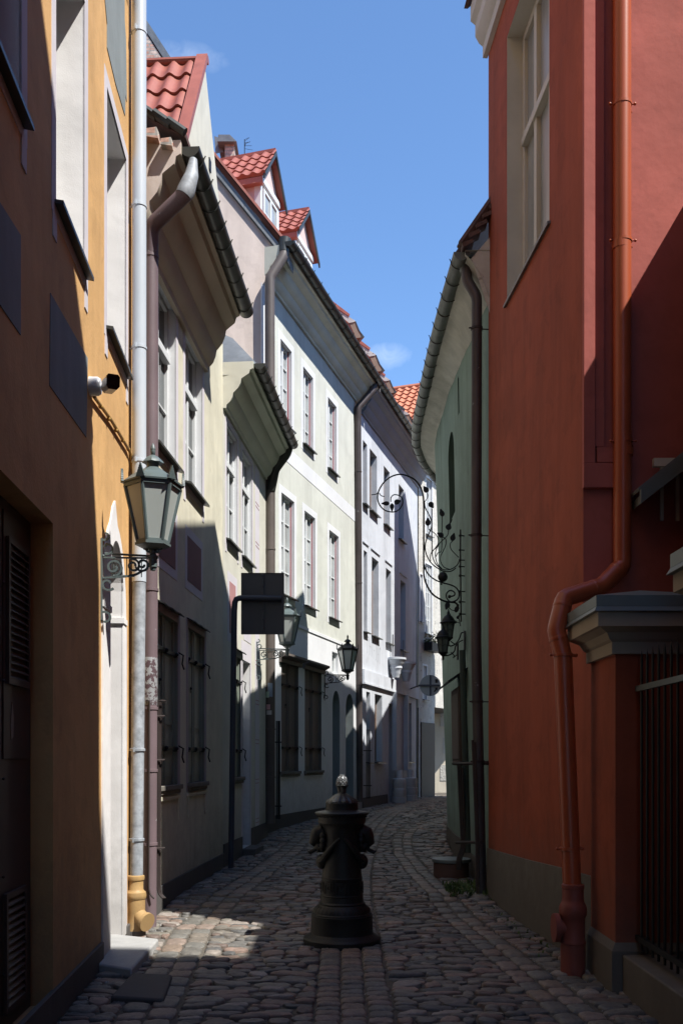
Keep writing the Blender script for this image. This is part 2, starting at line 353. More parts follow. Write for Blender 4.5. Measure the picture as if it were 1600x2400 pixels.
def surround(fr, h, w, mat, parent, name='surround', o=.004, bottom=True, ears=0, wt=None):
    b = MB(); k = abs(fr.u.y) if hasattr(fr, 'u') else 1; wd = w * k; wt = wt or w
    d0, d1, z0, z1 = h[:4]
    zb = z0 - (w if bottom else 0)
    b.fbox(fr, d0 - wd, d0, -.01, o, zb, z1 + wt); b.fbox(fr, d1, d1 + wd, -.01, o, zb, z1 + wt); b.fbox(fr, d0, d1, -.01, o, z1, z1 + wt)
    if bottom: b.fbox(fr, d0, d1, -.01, o, zb, z0)
    if ears:
        b.fbox(fr, d0 - wd * .8, d0 + wd * .1, -.01, o + .003, zb - ears, zb + .01); b.fbox(fr, d1 - wd * .1, d1 + wd * .8, -.01, o + .003, zb - ears, zb + .01)
    return b.build(name, mat, parent)
def window(fr, h, depth, house, fmat=FRAMEW, gmat=GLASS, rmat=WHITEP, nx=2, nz=2, transom=None, fw=.05, sill=SHEET, sur=None, surw=.09, ears=0, red=None, so=.07, name='window'):
    d0, d1, z0, z1 = h[:4]; k = abs(fr.u.y) if hasattr(fr, 'u') else 1; f = fw * k
    b = MB(); o0, o1 = -depth, -depth + .05
    b.fbox(fr, d0, d0 + f, o0, o1, z0, z1); b.fbox(fr, d1 - f, d1, o0, o1, z0, z1); b.fbox(fr, d0 + f, d1 - f, o0, o1, z0, z0 + fw); b.fbox(fr, d0 + f, d1 - f, o0, o1, z1 - fw, z1)
    for i in range(1, nx):
        c = d0 + (d1 - d0) * i / nx; b.fbox(fr, c - f * .6, c + f * .6, o0 + .002, o1 + .006, z0 + fw, z1 - fw)
    t = transom or []
    for z in t: b.fbox(fr, d0 + f, d1 - f, o0 - .001, o1 + .03, z - .04, z + .04)
    zz_ = [z0] + t + [z1]
    for za, zb in zip(zz_, zz_[1:]):
        nb = max(1, round(nz * (zb - za) / (z1 - z0)))
        for i in range(1, nb):
            c = za + (zb - za) * i / nb; b.fbox(fr, d0 + f, d1 - f, o0 + .004, o1 - .012, c - .012, c + .012)
    w = b.build(name, fmat, house, bevel=.004)
    p = MB(); p.poly([fr.pt(d0, -depth + .015, z0), fr.pt(d1, -depth + .015, z0), fr.pt(d1, -depth + .015, z1), fr.pt(d0, -depth + .015, z1)]); p.build('pane', gmat, w)
    reveal(fr, h, depth + .03, rmat, w)
    if red:
        r = MB(); r.fbox(fr, d1 - .034, d1 - .002, -depth, -depth + .06, z0, z1); r.fbox(fr, d0 + .002, d0 + .04, -depth, -depth + .06, z0, z1); r.build('casing', red, w)
    if sill:
        r = MB(); e = .04 * k
        r.hexa([fr.pt(d0 - e, -depth + .03, z0 + .005), fr.pt(d0 - e, so, z0 - .045), fr.pt(d1 + e, so, z0 - .045), fr.pt(d1 + e, -depth + .03, z0 + .005),
                fr.pt(d0 - e, -depth + .03, z0 + .02), fr.pt(d0 - e, so, z0 - .02), fr.pt(d1 + e, so, z0 - .02), fr.pt(d1 + e, -depth + .03, z0 + .02)])
        r.build('sill', sill, w)
    if sur: surround(fr, h, surw, sur, w, ears=ears)
    return w
def cornice(fr, d0, d1, z0, z1, out, mat, parent, endmat=None):
    h = z1 - z0
    pr = [(0, 0), (.10, 0), (.12, .07), (.24, .14), (.31, .24), (.34, .33), (.38, .35), (.50, .43), (.58, .54), (.61, .63), (.65, .65), (.86, .74), (.90, .82), (1, .85), (1, 1), (0, 1)]
    b = MB(); b.sweep(fr, [(o * out - (.005 if o == 0 else 0), z0 + z * h) for o, z in pr], d0, d1); c = b.build('cornice', mat, parent, ang=25)
    if endmat:
        e = MB(); e.slab2(fr, [(o * out - (.005 if o == 0 else 0), z0 + z * h) for o, z in pr], d0 - .012, d0 - .001); e.build('end_return', endmat, parent)
    return c
def gutter(fr, d0, d1, o, z, r, parent, mat=DARKMET, nb=8, pts=None, ringr=.006):
    """half round gutter with straps"""
    b = MB(); N_ = 12; nseg = max(1, int((d1 - d0) / .8)); rows = []
    def at(d): return fr.pt(d, o, z)
    for k in range(nseg + 1):
        d = d0 + (d1 - d0) * k / nseg; c = at(d); nn = fr.nn(d) if hasattr(fr, 'nn') else fr.n; dz = .006 * math.sin(k * 2.3)
        for rr in (r, r - .006):
            seq = range(N_ + 1) if rr == r else range(N_, -1, -1)
            for i in seq:
                w = math.pi + math.pi * i / N_; rows.append(c + nn * math.cos(w) * rr + Vector((0, 0, math.sin(w) * rr + dz)))
    m = 2 * (N_ + 1); fs = []
    for k in range(nseg):
        for i in range(m): fs.append((k * m + i, k * m + (i + 1) % m, (k + 1) * m + (i + 1) % m, (k + 1) * m + i))
    b.add(rows, fs)
    for dd in (d0, d1):
        c = at(dd); nn = fr.nn(dd) if hasattr(fr, 'nn') else fr.n
        b.poly([c + nn * math.cos(math.pi + math.pi * i / N_) * r + Vector((0, 0, math.sin(math.pi + math.pi * i / N_) * r)) for i in range(N_ + 1)])
    g = b.build('gutter', mat, parent)
    for k in range(nb):
        s = MB()
        d = d0 + (d1 - d0) * (k + .5) / nb; c = at(d); nn = fr.nn(d) if hasattr(fr, 'nn') else fr.n
        path = [c + nn * math.cos(math.pi + math.pi * i / 8) * (r + .006) + Vector((0, 0, math.sin(math.pi + math.pi * i / 8) * (r + .006))) for i in range(9)]
        path.append(path[-1] + Vector((0, 0, .02)) + nn * .012)
        s.tube(path, ringr, 5); s.build('strap', RUSTIRON if mat is GREYMET else DARKMET, g)
    return g
def tiles(o, across, up, w, l, mat, parent, pw=.18, pl=.33, name='roof_tiles', amp=.022, stp=.02):
    """metal or clay pan tiles: o corner at the eave, across and up unit vectors"""
    across = Vector(across).normalized(); up = Vector(up).normalized(); nrm = across.cross(up).normalized()
    if nrm.z < 0: nrm = -nrm
    b = MB(); nx = max(4, int(w / pw * 8)); nl = max(1, round(l / pl)); o = Vector(o); pl2 = l / nl
    rows = []
    for j in range(nl):
        for t, hh in ((0, stp), (.5, stp * .5), (1, 0)):
            rows.append((j * pl2 + t * pl2, hh))
        rows.append(((j + 1) * pl2, stp * .95)) if j < nl - 1 else None
    rows = [r for r in rows if r]
    vs = []
    rr = [(rows[0][0], -.025)] + rows
    for (y, hh) in rr:
        for i in range(nx + 1):
            x = w * i / nx; wv = math.cos(2 * math.pi * x / pw); wv = amp * (wv if wv > 0 else wv * .6)
            vs.append(o + across * x + up * y + nrm * (hh + (wv if hh >= 0 else -.02 + wv * .0)))
    fs = [(j * (nx + 1) + i, j * (nx + 1) + i + 1, (j + 1) * (nx + 1) + i + 1, (j + 1) * (nx + 1) + i) for j in range(len(rr) - 1) for i in range(nx)]
    b.add(vs, fs); return b.build(name, mat, parent, ang=50)
def drainpipe(label, path, r, mat, bands=(), straps=.0, boot=None, name='drainpipe', base=None, lower=None, bandmat=None, wallp=None):
    base = base or (path[-1][0], path[-1][1], path[-1][2])
    t = thing(name, label, 'drainpipe', base)
    b = MB(); b.tube(smooth_path(path, .05), r, 16); b.build('pipe', mat, t)
    for z in bands:
        c = interp_z(path, z); q = MB()
        q.lathe([(r + .001, -.014), (r + .007, -.012), (r + .007, .012), (r + .001, .014)], 20, c)
        if wallp is not None: q.tube([c, c + Vector(wallp)], .006, 6)
        q.tube([c + Vector((-r - .004, -.02, 0)), c + Vector((-r - .03, -.02, 0))], .008, 6)
        q.build('clamp', bandmat or mat, t)
    return t
def interp_z(path, z):
    for a, b in zip(path, path[1:]):
        a, b = Vector(a), Vector(b)
        if min(a.z, b.z) <= z <= max(a.z, b.z) and abs(a.z - b.z) > .01: return a.lerp(b, (z - a.z) / (b.z - a.z))
    return Vector(path[-1])
def smooth_path(path, rr):
    path = [Vector(p) for p in path]; out = [path[0]]
    for a, b, c in zip(path, path[1:], path[2:]):
        r1 = min(rr, (b - a).length * .4, (c - b).length * .4)
        out += [b + (a - b).normalized() * r1, b * .5 + (b + (a - b).normalized() * r1) * .25 + (b + (c - b).normalized() * r1) * .25, b + (c - b).normalized() * r1]
    out.append(path[-1]); return out

# ================================================================= GROUND
g = MB(); g.box(-400, 400, -400, 600, -.6, -.035); tag(g.build('ground', SOIL), kind='structure')
def XL(d):
    if d < 8.4: return -1.31 - .06 * d
    if d < 12.6: return -2.34 + .0622 * d
    if d < 16.1: return -2.677 + .089 * d
    return -6.055 + .293 * d
def XR(d):
    if d < 10: return 2.309 - .0767 * d
    return GR.X(d, 0)
bed = MB(); rows = []
NB = 120
for i in range(NB + 1):
    d = -6 + 39 * i / NB
    for j in range(7):
        t = j / 6; xl, xr = XL(d) - .3, XR(d) + .3
        rows.append((xl + (xr - xl) * t, d, ground(d) + .002))
bed.add(rows, [(i * 7 + j, i * 7 + j + 1, (i + 1) * 7 + j + 1, (i + 1) * 7 + j) for i in range(NB) for j in range(6)])
tag(bed.build('road_bed', SOIL), kind='structure')

def stone(b, cx, cy, sx, sy, h, ex, z, seg=12, flat=False, tiltx=0, tilty=0, ang=0):
    n0 = len(b.v); rings = [(1.0, -.03), (1.0, .45), (.93, .78), (.78, .95), (.42, 1.04)] if flat else [(1.0, -.03), (.985, .5), (.94, .84), (.8, .99), (.4, 1.01)]
    ca, sa = math.cos(ang), math.sin(ang); ph = random.random() * 6
    for ri, (r, zf) in enumerate(rings):
        for k in range(seg):
            w = 2 * math.pi * k / seg; c, s_ = math.cos(w), math.sin(w)
            q = (abs(c) ** ex + abs(s_) ** ex) ** (-1 / ex)
            wob = 1 + .08 * math.sin(2 * w + ph) + .06 * math.sin(3 * w + ph * 1.7) + .03 * math.sin(5 * w + ph * 2.3)
            if flat: wob = 1 + .02 * math.sin(2 * w + ph)
            x = c * q * sx * r * wob; y = s_ * q * sy * r * wob
            zz = (z + h * zf if zf >= 0 else z - .03) + (x * tiltx + y * tilty if zf > .2 else 0) + (random.uniform(-.004, .004) if zf > .5 else 0)
            b.v.append((cx + x * ca - y * sa, cy + x * sa + y * ca, zz))
    b.v.append((cx, cy, z + h * 1.06)); top = len(b.v) - 1
    for ri in range(len(rings) - 1):
        for k in range(seg):
            a = n0 + ri * seg + k; c = n0 + ri * seg + (k + 1) % seg
            b.f.append((a, c, c + seg, a + seg))
    l = n0 + (len(rings) - 1) * seg
    for k in range(seg): b.f.append((l + k, l + (k + 1) % seg, top))
def cen(d): return .075 if d < 9 else .075 + .0071 * (d - 9) ** 2
def zones(d):
    """sett strips: list of (x0,x1) """
    l, r = XL(d), XR(d)
    lz = l + .34 + .02 * max(0, d - 9)
    out = [(lz, lz + .34)]
    c = cen(d)
    if c + .3 < r - .8: out.append((c - .235, c + .235))
    rz = r - (.36 if d < 10 else .36 + .06 * min(4, d - 10)) - .3
    if rz > out[-1][1] + .1: out.append((rz, rz + .3))
    return out
cob = MB(); st = MB()
d = 4.3
while d < 30:
    far = d > 13
    step = random.uniform(.065, .125) if not far else random.uniform(.12, .16)
    zs_ = zones(d); x = XL(d) + .02; end = XR(d) - .02
    while x < end:
        hit = [q for q in zs_ if q[0] - .02 <= x < q[1]]
        if hit: x = hit[0][1] + .01; continue
        w = random.choice([random.uniform(.07, .15), random.uniform(.12, .22), random.uniform(.16, .30)])
        nxt = min([q[0] for q in zs_ if q[0] > x] + [end])
        if x + w > nxt - .06: w = nxt - x
        if w > .04:
            cy = d + step / 2 + .035 * noise.noise(Vector((x * 2, d * 1.3, 0))) * 1.6 + .02 * math.sin(x * 5 + d)
            cxx = x + w / 2
            hh = random.uniform(.020, .042)
            stone(cob, cxx, cy, w / 2 * .97, step / 2 * random.uniform(.98, 1.12), hh, random.uniform(2.4, 5), ground(d) - .012, seg=12 if not far else 8, tiltx=random.uniform(-.08, .08), tilty=random.uniform(-.1, .1), ang=random.uniform(-.2, .2))
        x += w + .004
    d += step
for zi in range(3):
    for ci in range(3 if zi == 1 else 2):
        d = 4.3
        while d < 30:
            l = random.uniform(.09, .15) * (1.9 if zi != 1 else 1)
            if d > 14: l *= 1.3
            zs_ = zones(d + l / 2)
            q = None
            if zi == 0: q = zs_[0]
            elif zi == 1 and len(zs_) > 1 and abs((zs_[1][0] + zs_[1][1]) / 2 - cen(d + l / 2)) < .05: q = zs_[1]
            elif zi == 2 and len(zs_) > 1 and (zs_[-1][1] - zs_[-1][0]) < .31: q = zs_[-1]
            if q:
                nc = 3 if zi == 1 else 2; w = (q[1] - q[0]) / nc; cx = q[0] + w * (ci + .5)
                zb = zones(d)[0 if zi == 0 else (1 if zi == 1 else -1)]; zc = zones(d + l)[0 if zi == 0 else (1 if zi == 1 else -1)]
                an = -math.atan2((zc[0] - zb[0]), l) if abs(zc[0] - zb[0]) < .1 else 0
                stone(st, cx + random.uniform(-.006, .006), d + l / 2, w / 2 * .955, l / 2 * .95, random.uniform(.026, .036), 5, ground(d) - .012, seg=16 if d < 13 else 8, flat=True, tiltx=random.uniform(-.03, .03), tilty=random.uniform(-.04, .04), ang=an + random.uniform(-.03, .03))
            d += l + .004
tag(cob.build('cobbled_road', STONEM, ang=60), kind='structure')
tag(st.build('sett_path', SETTM, ang=50), kind='structure')

# ================================================================= HOUSE 1 (orange)
h1 = thing('house', 'orange plastered house at left with white window recesses and a pointed arch doorway', 'house', H1.pt(7, 0, 0))
ws = [(3.99, 4.79, 4.71, 6.48), (5.51, 6.31, 4.71, 6.48), (7.10, 7.97, 4.71, 6.48)]
up = [(a, b, 8.0, 9.8) for a, b, _, _ in ws]
GLASSU = glass_mat('upper_window_glass', (.05, .06, .065), .09); GLASSU.node_tree.nodes['Principled BSDF'].inputs['Specular IOR Level'].default_value = 1; GLASSU.node_tree.nodes['Principled BSDF'].inputs['IOR'].default_value = 1.75
dr = (7.20, 7.77, .06, 3.2, .3, 2.86); dro = (6.89, 7.92, .06, 3.34, .3, 2.62)
md = (3.6, 5.45, .1, 2.84)
wall('wall', H1, -9, 8.36, 0, 15, ws + up + [dr, md], ORANGE, h1)
b = MB(); b.add([H1.pt(8.36, 0, 0), H1.pt(8.36, -6, 0), H1.pt(8.36, -6, 15), H1.pt(8.36, 0, 15)], [(0, 1, 2, 3)]); b.build('side_wall', ORANGE, h1)
for w in ws: window(H1, w, .28, h1, nx=2, nz=2, transom=[w[2] + 1.25], gmat=GLASSD, sur=LILAC, surw=.1, ears=.14, sill=DARKMET, so=.055)
for w in up: window(H1, w, .12, h1, nx=2, gmat=GLASSU, sur=LILAC, sill=DARKMET)
# painted panels
def pxpoly(fr, pts): return [fr.wz(x, y) for x, y in pts]
for pts, mt in [([(117, 686), (115, 903), (201, 1025), (204, 839)], GREYP), ([(-80, 350), (-80, 600), (47, 785), (47, 551)], GREYP),
                ([(244, -60), (245, 0), (250, 55), (250, 110), (270, 195), (292, 270), (293, 220), (296, 238), (294, 90), (291, 45), (291, -60)], GREYP)]:
    b = MB(); b.slab(H1, pxpoly(H1, pts), -.005, .005); b.build('painted_panel', mt, h1)
# door with arch
reveal(H1, dr, .3, WHITEP, h1, 'door_reveal')
b = MB()
ai, ao = arch(dr), [(d_, z_ + .22 * max(0, 1 - abs(d_ - 7.37) / .12)) for d_, z_ in arch(dro)]
for (p, q), (po, qo) in zip(zip(ai, ai[1:]), zip(ao, ao[1:])): b.slab(H1, [p, po, qo, q], -.005, .012)
b.build('arch_trim', WHITEP, h1)
b = MB(); b.fbox(H1, 7.755, 7.93, -.29, .02, 2.60, 2.645); b.build('impost', WHITEP, h1)
b = MB(); b.fbox(H1, 6.88, 7.215, -.1, .02, 2.60, 2.645); b.build('impost', WHITEP, h1)
dl = MB(); dl.fbox(H1, dr[0], dr[1], -.33, -.29, .06, 3.2); dd = dl.build('arched_door', WOODDK, h1)
b = MB(); b.fbox(H1, 7.5, 7.56, -.29, -.25, 1.0, 1.15); b.build('handle', GALV, dd)
# louvred metal door
reveal(H1, md, .14, ORANGE, h1, 'door_reveal')
b = MB(); b.fbox(H1, 3.6, 5.45, -.16, -.125, .1, 2.84); b.fbox(H1, 3.6, 4.55, -.125, -.115, .12, 2.8); b.fbox(H1, 4.9, 5.42, -.125, -.118, 1.5, 2.78); dr1 = b.build('metal_door', DOORBR, h1, bevel=.003)
for (da, db, za, zb, nl) in [(4.97, 5.32, 1.92, 2.62, 18), (4.93, 5.25, .22, .78, 14)]:
    b = MB(); b.fbox(H1, da - .03, da, -.118, -.1, za - .03, zb + .03); b.fbox(H1, db, db + .03, -.118, -.1, za - .03, zb + .03); b.fbox(H1, da, db, -.118, -.1, zb, zb + .03); b.fbox(H1, da, db, -.118, -.1, za - .03, za)
    for i in range(nl):
        z = za + (zb - za) * i / nl; b.hexa([H1.pt(da, -.12, z + .02), H1.pt(da, -.1, z), H1.pt(db, -.1, z), H1.pt(db, -.12, z + .02), H1.pt(da, -.12, z + .024), H1.pt(da, -.1, z + .006), H1.pt(db, -.1, z + .006), H1.pt(db, -.12, z + .024)])
    b.build('louvre_grille', DOORBR, dr1)
b = MB(); b.slab(H1, [(5.02, 1.68), (5.05, 1.8), (5.08, 1.72), (5.07, 1.62), (5.03, 1.6)], -.12, -.115); b.build('torn_sticker', M('old_paper', (.3, .26, .2)), dr1)
b = MB()
for z in (.4, .9, 1.4, 1.9, 2.4): b.ball(H1.pt(4.89, -.115, z), .008, 6)
b.build('rivet', DOORBR, dr1)
b = MB(); b.fbox(H1, 3.3, 6.88, -.01, .022, -.03, .19); b.build('plinth', PLINTHD, h1, bevel=.005); b = MB(); b.fbox(H1, 7.93, 8.355, -.01, .022, -.03, .12); b.build('plinth', PLINTHD, h1, bevel=.005)
b = MB(); b.fbox(H1, 7.921, 7.985, 0, .006, .12, 2.6); b.build('door_trim', LILAC, h1)
b = MB(); b.prism([H1.pt(-7, .35, 15), H1.pt(-7, -4, 18), H1.pt(-7, -8, 15)], H1.pt(8.4, 0, 0) - H1.pt(-7, 0, 0)); b.build('roof', TILEDK, h1)

# door steps
s1 = MB(); s1.hexa([(-2.03, 6.9, -.03), (-1.43, 6.55, -.03), (-1.45, 7.62, -.03), (-2.03, 7.88, -.03), (-2.03, 6.9, .075), (-1.43, 6.55, .07), (-1.45, 7.62, .075), (-2.03, 7.88, .085)])
tag(s1.build('door_step', CONC, bevel=.015), 'grey concrete step below the white arched doorway', 'step')
s2 = MB(); s2.hexa([(-1.42, 5.9, -.03), (-1.08, 5.84, -.03), (-1.14, 6.47, -.03), (-1.42, 6.52, -.03), (-1.42, 5.9, .045), (-1.08, 5.84, .04), (-1.14, 6.47, .05), (-1.42, 6.52, .05)])
tag(s2.build('stone_slab', PLINTHD, bevel=.015), 'dark rough flat stone slab in the paving in front of the grey concrete step', 'stone')

# white pipe
pb = P(318, 2195, 8.12); pb.z = 0
pp = thing('drainpipe', 'tall silver painted drainpipe with yellow boot at the corner of the orange house', 'drainpipe', pb)
b = MB(); b.tube([(-1.707, 8.12, 14.9), (-1.71, 8.12, 3.0)], .059, 24); b.build('upper_pipe', SILVER, pp)
b = MB(); b.tube([(-1.71, 8.12, 3.03), (-1.735, 8.12, .45)], .055, 24); b.build('lower_pipe', GALV, pp)
for z, mt in [(10, SILVER), (6.18, SILVER), (4.02, SILVER), (1.58, GALV), (.82, GALV), (7.65, SILVER), (4.98, SILVER)]:
    x = -1.71 if z > 3 else -1.71 - .025 * (3 - z) / 2.5
    b = MB(); b.lathe([(.06, -.012), (.065, -.01), (.065, .01), (.06, .012)], 24, (x, 8.12, z)); b.tube([(x, 8.12, z), (x - .16, 8.14, z)], .006, 6)
    b.box(x - .02, x - .008, 8.04, 8.062, z - .02, z + .02); b.build('clamp', mt, pp)
b = MB(); b.lathe([(.058, .52), (.072, .515), (.075, .50), (.072, .48), (.064, .475), (.064, .40), (.07, .39), (.086, .375), (.09, .35), (.088, .325), (.08, .315), (.08, .22), (.077, .2), (.077, .06), (.08, .055), (.08, .04)][::-1], 28, (-1.74, 8.12, 0))
b.tube([(-1.74, 8.12, .22), (-1.675, 8.08, .15), (-1.645, 8.06, .135)], [.06, .066, .066], 18); b.tube([(-1.65, 8.065, .138), (-1.625, 8.048, .13)], .08, 22)
bt = b.build('boot', YELBOOT, pp)
b = MB(); b.lathe([(.084, -.02), (.086, .03), (.08, .055)], 24, (-1.74, 8.12, 0)); b.build('base_ring', PLINTHD, bt)

# conduit + camera
cw = thing('security_camera', 'white bullet security camera on a round wall mount on the orange wall', 'camera', H1.pt(6.45, 0, 4.0))
dc = H1.d(210)
def cyl_out(b, fr, d, z, o0, o1, r0, r1, n=20):
    c = fr.pt(d, o0, z); c2 = fr.pt(d, o1, z); b.tube([c, c2], [r0, r1], n)
b = MB(); zc = EYE + (HY - 905) / F * dc
b.tube([H1.pt(dc, 0, zc), H1.pt(dc, .055, zc), H1.pt(dc, .075, zc), H1.pt(dc, .08, zc)], [.062, .062, .05, .0], 24); mt_ = b.build('mount', CAMW, cw)
b = MB(); b.tube([H1.pt(dc, .075, zc), H1.pt(dc - .02, .11, zc + .004), H1.pt(dc - .05, .13, zc)], .014, 10); b.build('arm', CAMW, cw)
c0 = H1.pt(dc - .01, .12, zc - .01); c1 = c0 + Vector((.085, -.20, -.04)); ax = (c1 - c0).normalized(); sx_ = ax.cross(Vector((0, 0, 1))).normalized(); sz_ = sx_.cross(ax)
def octo(c, w, h): return [c + sx_ * w * x + sz_ * h * z for x, z in [(-1, -.55), (-.6, -1), (.6, -1), (1, -.55), (1, .7), (.7, 1), (-.7, 1), (-1, .7)]]
b = MB(); A_ = octo(c0, .034, .034); B_ = octo(c0 + ax * .03, .043, .044); C_ = octo(c1, .043, .046)
b.add(A_ + B_ + C_, [tuple(range(8)), tuple(range(23, 15, -1))] + [(i, (i + 1) % 8, (i + 1) % 8 + 8, i + 8) for i in range(8)] + [(i + 8, (i + 1) % 8 + 8, (i + 1) % 8 + 16, i + 16) for i in range(8)]); b.build('housing', CAMW, cw)
b = MB(); C2 = octo(c1 - ax * .006, .0435, .0465); D_ = octo(c1 + ax * .010, .044, .047)
b.add(C2 + D_, [tuple(range(8)), tuple(range(15, 7, -1))] + [(i, (i + 1) % 8, (i + 1) % 8 + 8, i + 8) for i in range(8)]); fc = b.build('front_glass', BLACKG, cw)
b = MB(); b.tube([c1 + ax * .01 - sz_ * .012, c1 + ax * .016 - sz_ * .012], .018, 16); b.build('lens', BLACKG, fc)
b = MB(); b.prism([c0 + ax * .08 - sx_ * .044 - sz_ * .002, c0 + ax * .17 - sx_ * .044 - sz_ * .002, c0 + ax * .17 - sx_ * .044 + sz_ * .014, c0 + ax * .08 - sx_ * .044 + sz_ * .014], -sx_ * .003); b.build('side_plate', M('plate_grey', (.1, .1, .1)), cw)
ct = thing('conduit', 'ochre conduit clipped to the orange wall below the security camera', 'conduit', H1.pt(dc, 0, 3.9))
pth = [H1.pt(dc + .05, .02, zc - .05)] + [H1.pt(*(lambda q: (q[0], .02, q[1]))(H1.wz(x, y))) for x, y in [(255, 985), (300, 1060)]] + [H1.pt(8.2, .02, zz_) for zz_ in (3.9, 3.6, 2.2, .3)]
b = MB(); b.tube(smooth_path(pth, .06), .013, 10); b.build('conduit_tube', CONDUIT, ct)
b = MB()
for t in (.15, .35, .55, .75, .93):
    p = pth[0].lerp(pth[2], t); b.ball(p, .0165, 6); b.tube([p, p + Vector((-.02, .0, .03))], .004, 5)
b.build('clips', CONDUIT, ct)
b = MB(); b.tube([H1.pt(8.33, .012, 14.9), H1.pt(8.33, .012, .3)], .009, 8); b.build('wall_cable', YELBOOT, ct)

# ================================================================= HOUSE 2 (cream)
h2 = thing('house', 'cream house with mauve wall panels and a red tiled gable, second on the left', 'house', H2.pt(10, 0, 0))
wa, wb = (9.05, 9.97, 4.52, 6.18), (10.40, 11.30, 4.52, 6.18)
la, lb = (9.15, 10.05, 1.24, 2.93), (10.55, 11.42, 1.24, 2.95)
wall('wall', H2, 8.38, 12.6, 0, 6.95, [wa, wb, la, lb], CREAM, h2)
b = MB(); b.poly([H2.pt(8.38, 0, 0), H2.pt(8.38, -5, 0), H2.pt(8.38, -5, 9.2), H2.pt(8.38, 0, 6.95)]); b.build('side_wall', PINKISH, h2)
for w in (wa, wb): window(H2, w, .125, h2, nx=2, nz=3, transom=[5.62], gmat=GLASS, sur=LILAC, surw=.1, ears=.12, rmat=WHITE, sill=DARKMET, so=.08)
cornice(H2, 8.40, 11.45, 6.12, 6.9, .42, CORN1, h2, endmat=PINKISH)
gutter(H2, 8.42, 11.5, .49, 6.86, .088, h2, nb=9)
for pd in ((9.17, 9.93), (10.5, 11.2)):
    b = MB(); b.fbox(H2, pd[0] - .1, pd[1] + .1, -.005, .004, 3.36, 4.05); b.build('panel_border', LILAC, h2)
    b = MB(); b.fbox(H2, pd[0], pd[1], .0, .008, 3.46, 3.95); b.build('painted_panel', PANELP, h2)
def shutter_window(fr, h, house, smat, hood=IRON, sillm=PLINTH, dark=True, open_=0):
    d0, d1, z0, z1 = h[:4]; mid = (d0 + d1) / 2
    reveal(fr, h, .1, smat, house, 'shutter_reveal')
    b = MB(); b.fbox(fr, d0, mid - .012, -.09, -.05, z0, z1); b.fbox(fr, mid + .012, d1, -.09, -.05, z0, z1); b.fbox(fr, mid - .012, mid + .012, -.09, -.07, z0, z1)
    for a, c in ((d0, mid - .012), (mid + .012, d1)):
        for zz1, zz2 in ((z0 + .08, z0 + (z1 - z0) * .32), (z0 + (z1 - z0) * .36, z1 - .3)):
            e = .07
            b.fbox(fr, a + e, c - e, -.05, -.042, zz1, zz2)
        b.fbox(fr, a + .01, a + .05, -.05, -.03, z0, z1); b.fbox(fr, c - .05, c - .01, -.05, -.03, z0, z1)
    sh = b.build('shutter', smat, house, bevel=.003)
    for z in (z0 + (z1 - z0) * .22, z0 + (z1 - z0) * .8):
        b = MB(); b.fbox(fr, d0 + .02, d1 + .04, -.03, -.012, z - .02, z + .02)
        for dd_ in (d0 + .06, mid, d1 - .02):
            b.ball(fr.pt(dd_, -.005, z), .022, 6); b.fbox(fr, dd_ - .03, dd_ + .03, -.03, .005, z - .032, z - .022)
        b.tube([fr.pt(d1 + .03, .0, z + .03), fr.pt(d1 + .05, .05, z), fr.pt(d1 + .04, .04, z - .09), fr.pt(d1 + .035, .06, z - .15)], .009, 6)
        b.build('latch_bar', IRON, sh)
    b = MB(); b.ball(fr.pt(mid - .14, -.035, z0 + (z1 - z0) * .62), .016, 6); b.fbox(fr, mid - .148, mid - .132, -.042, -.036, z0 + (z1 - z0) * .59, z0 + (z1 - z0) * .615); b.build('keyhole', IRON, sh)
    b = MB(); b.fbox(fr, d0 - .05, d1 + .05, -.08, .05, z0 - .05, z0); b.fbox(fr, d0 - .03, d1 + .03, -.02, .03, z0 - .09, z0 - .05); b.build('shutter_sill', sillm, sh, bevel=.006)
    b = MB(); n = 6
    for i in range(n):
        a = d0 - .06 + (d1 - d0 + .12) * i / n; c = d0 - .06 + (d1 - d0 + .12) * (i + 1) / n
        b.hexa([fr.pt(a, 0, z1 + .09), fr.pt(a, .06, z1 + .06 + .01 * (i % 2)), fr.pt(c, .06, z1 + .06 + .01 * ((i + 1) % 2)), fr.pt(c, 0, z1 + .09), fr.pt(a, 0, z1 + .105), fr.pt(a, .06, z1 + .072 + .01 * (i % 2)), fr.pt(c, .06, z1 + .072 + .01 * ((i + 1) % 2)), fr.pt(c, 0, z1 + .105)])
    b.build('drip_ledge', hood, sh)
    return sh
for w in (la, lb):
    shutter_window(H2, w, h2, SHUT); surround(H2, w, .1, M('mauve_grey_trim', (.36, .32, .33)) if w is la else bpy.data.materials['mauve_grey_trim'], h2, 'window_surround')
    b = MB(); d0, d1 = w[0] - .1, w[1] + .1
    b.fbox(H2, d0, d1, 0, .02, 1.09, 1.13); b.fbox(H2, d0 + .06, d0 + .1, 0, .015, .86, 1.09); b.fbox(H2, d1 - .1, d1 - .06, 0, .015, .86, 1.09); b.build('apron_moulding', CREAM, h2, bevel=.004)
b = MB(); b.fbox(H2, 8.39, 12.59, -.01, .015, -.03, .27); b.build('plinth', PLINTHD, h2, bevel=.004)
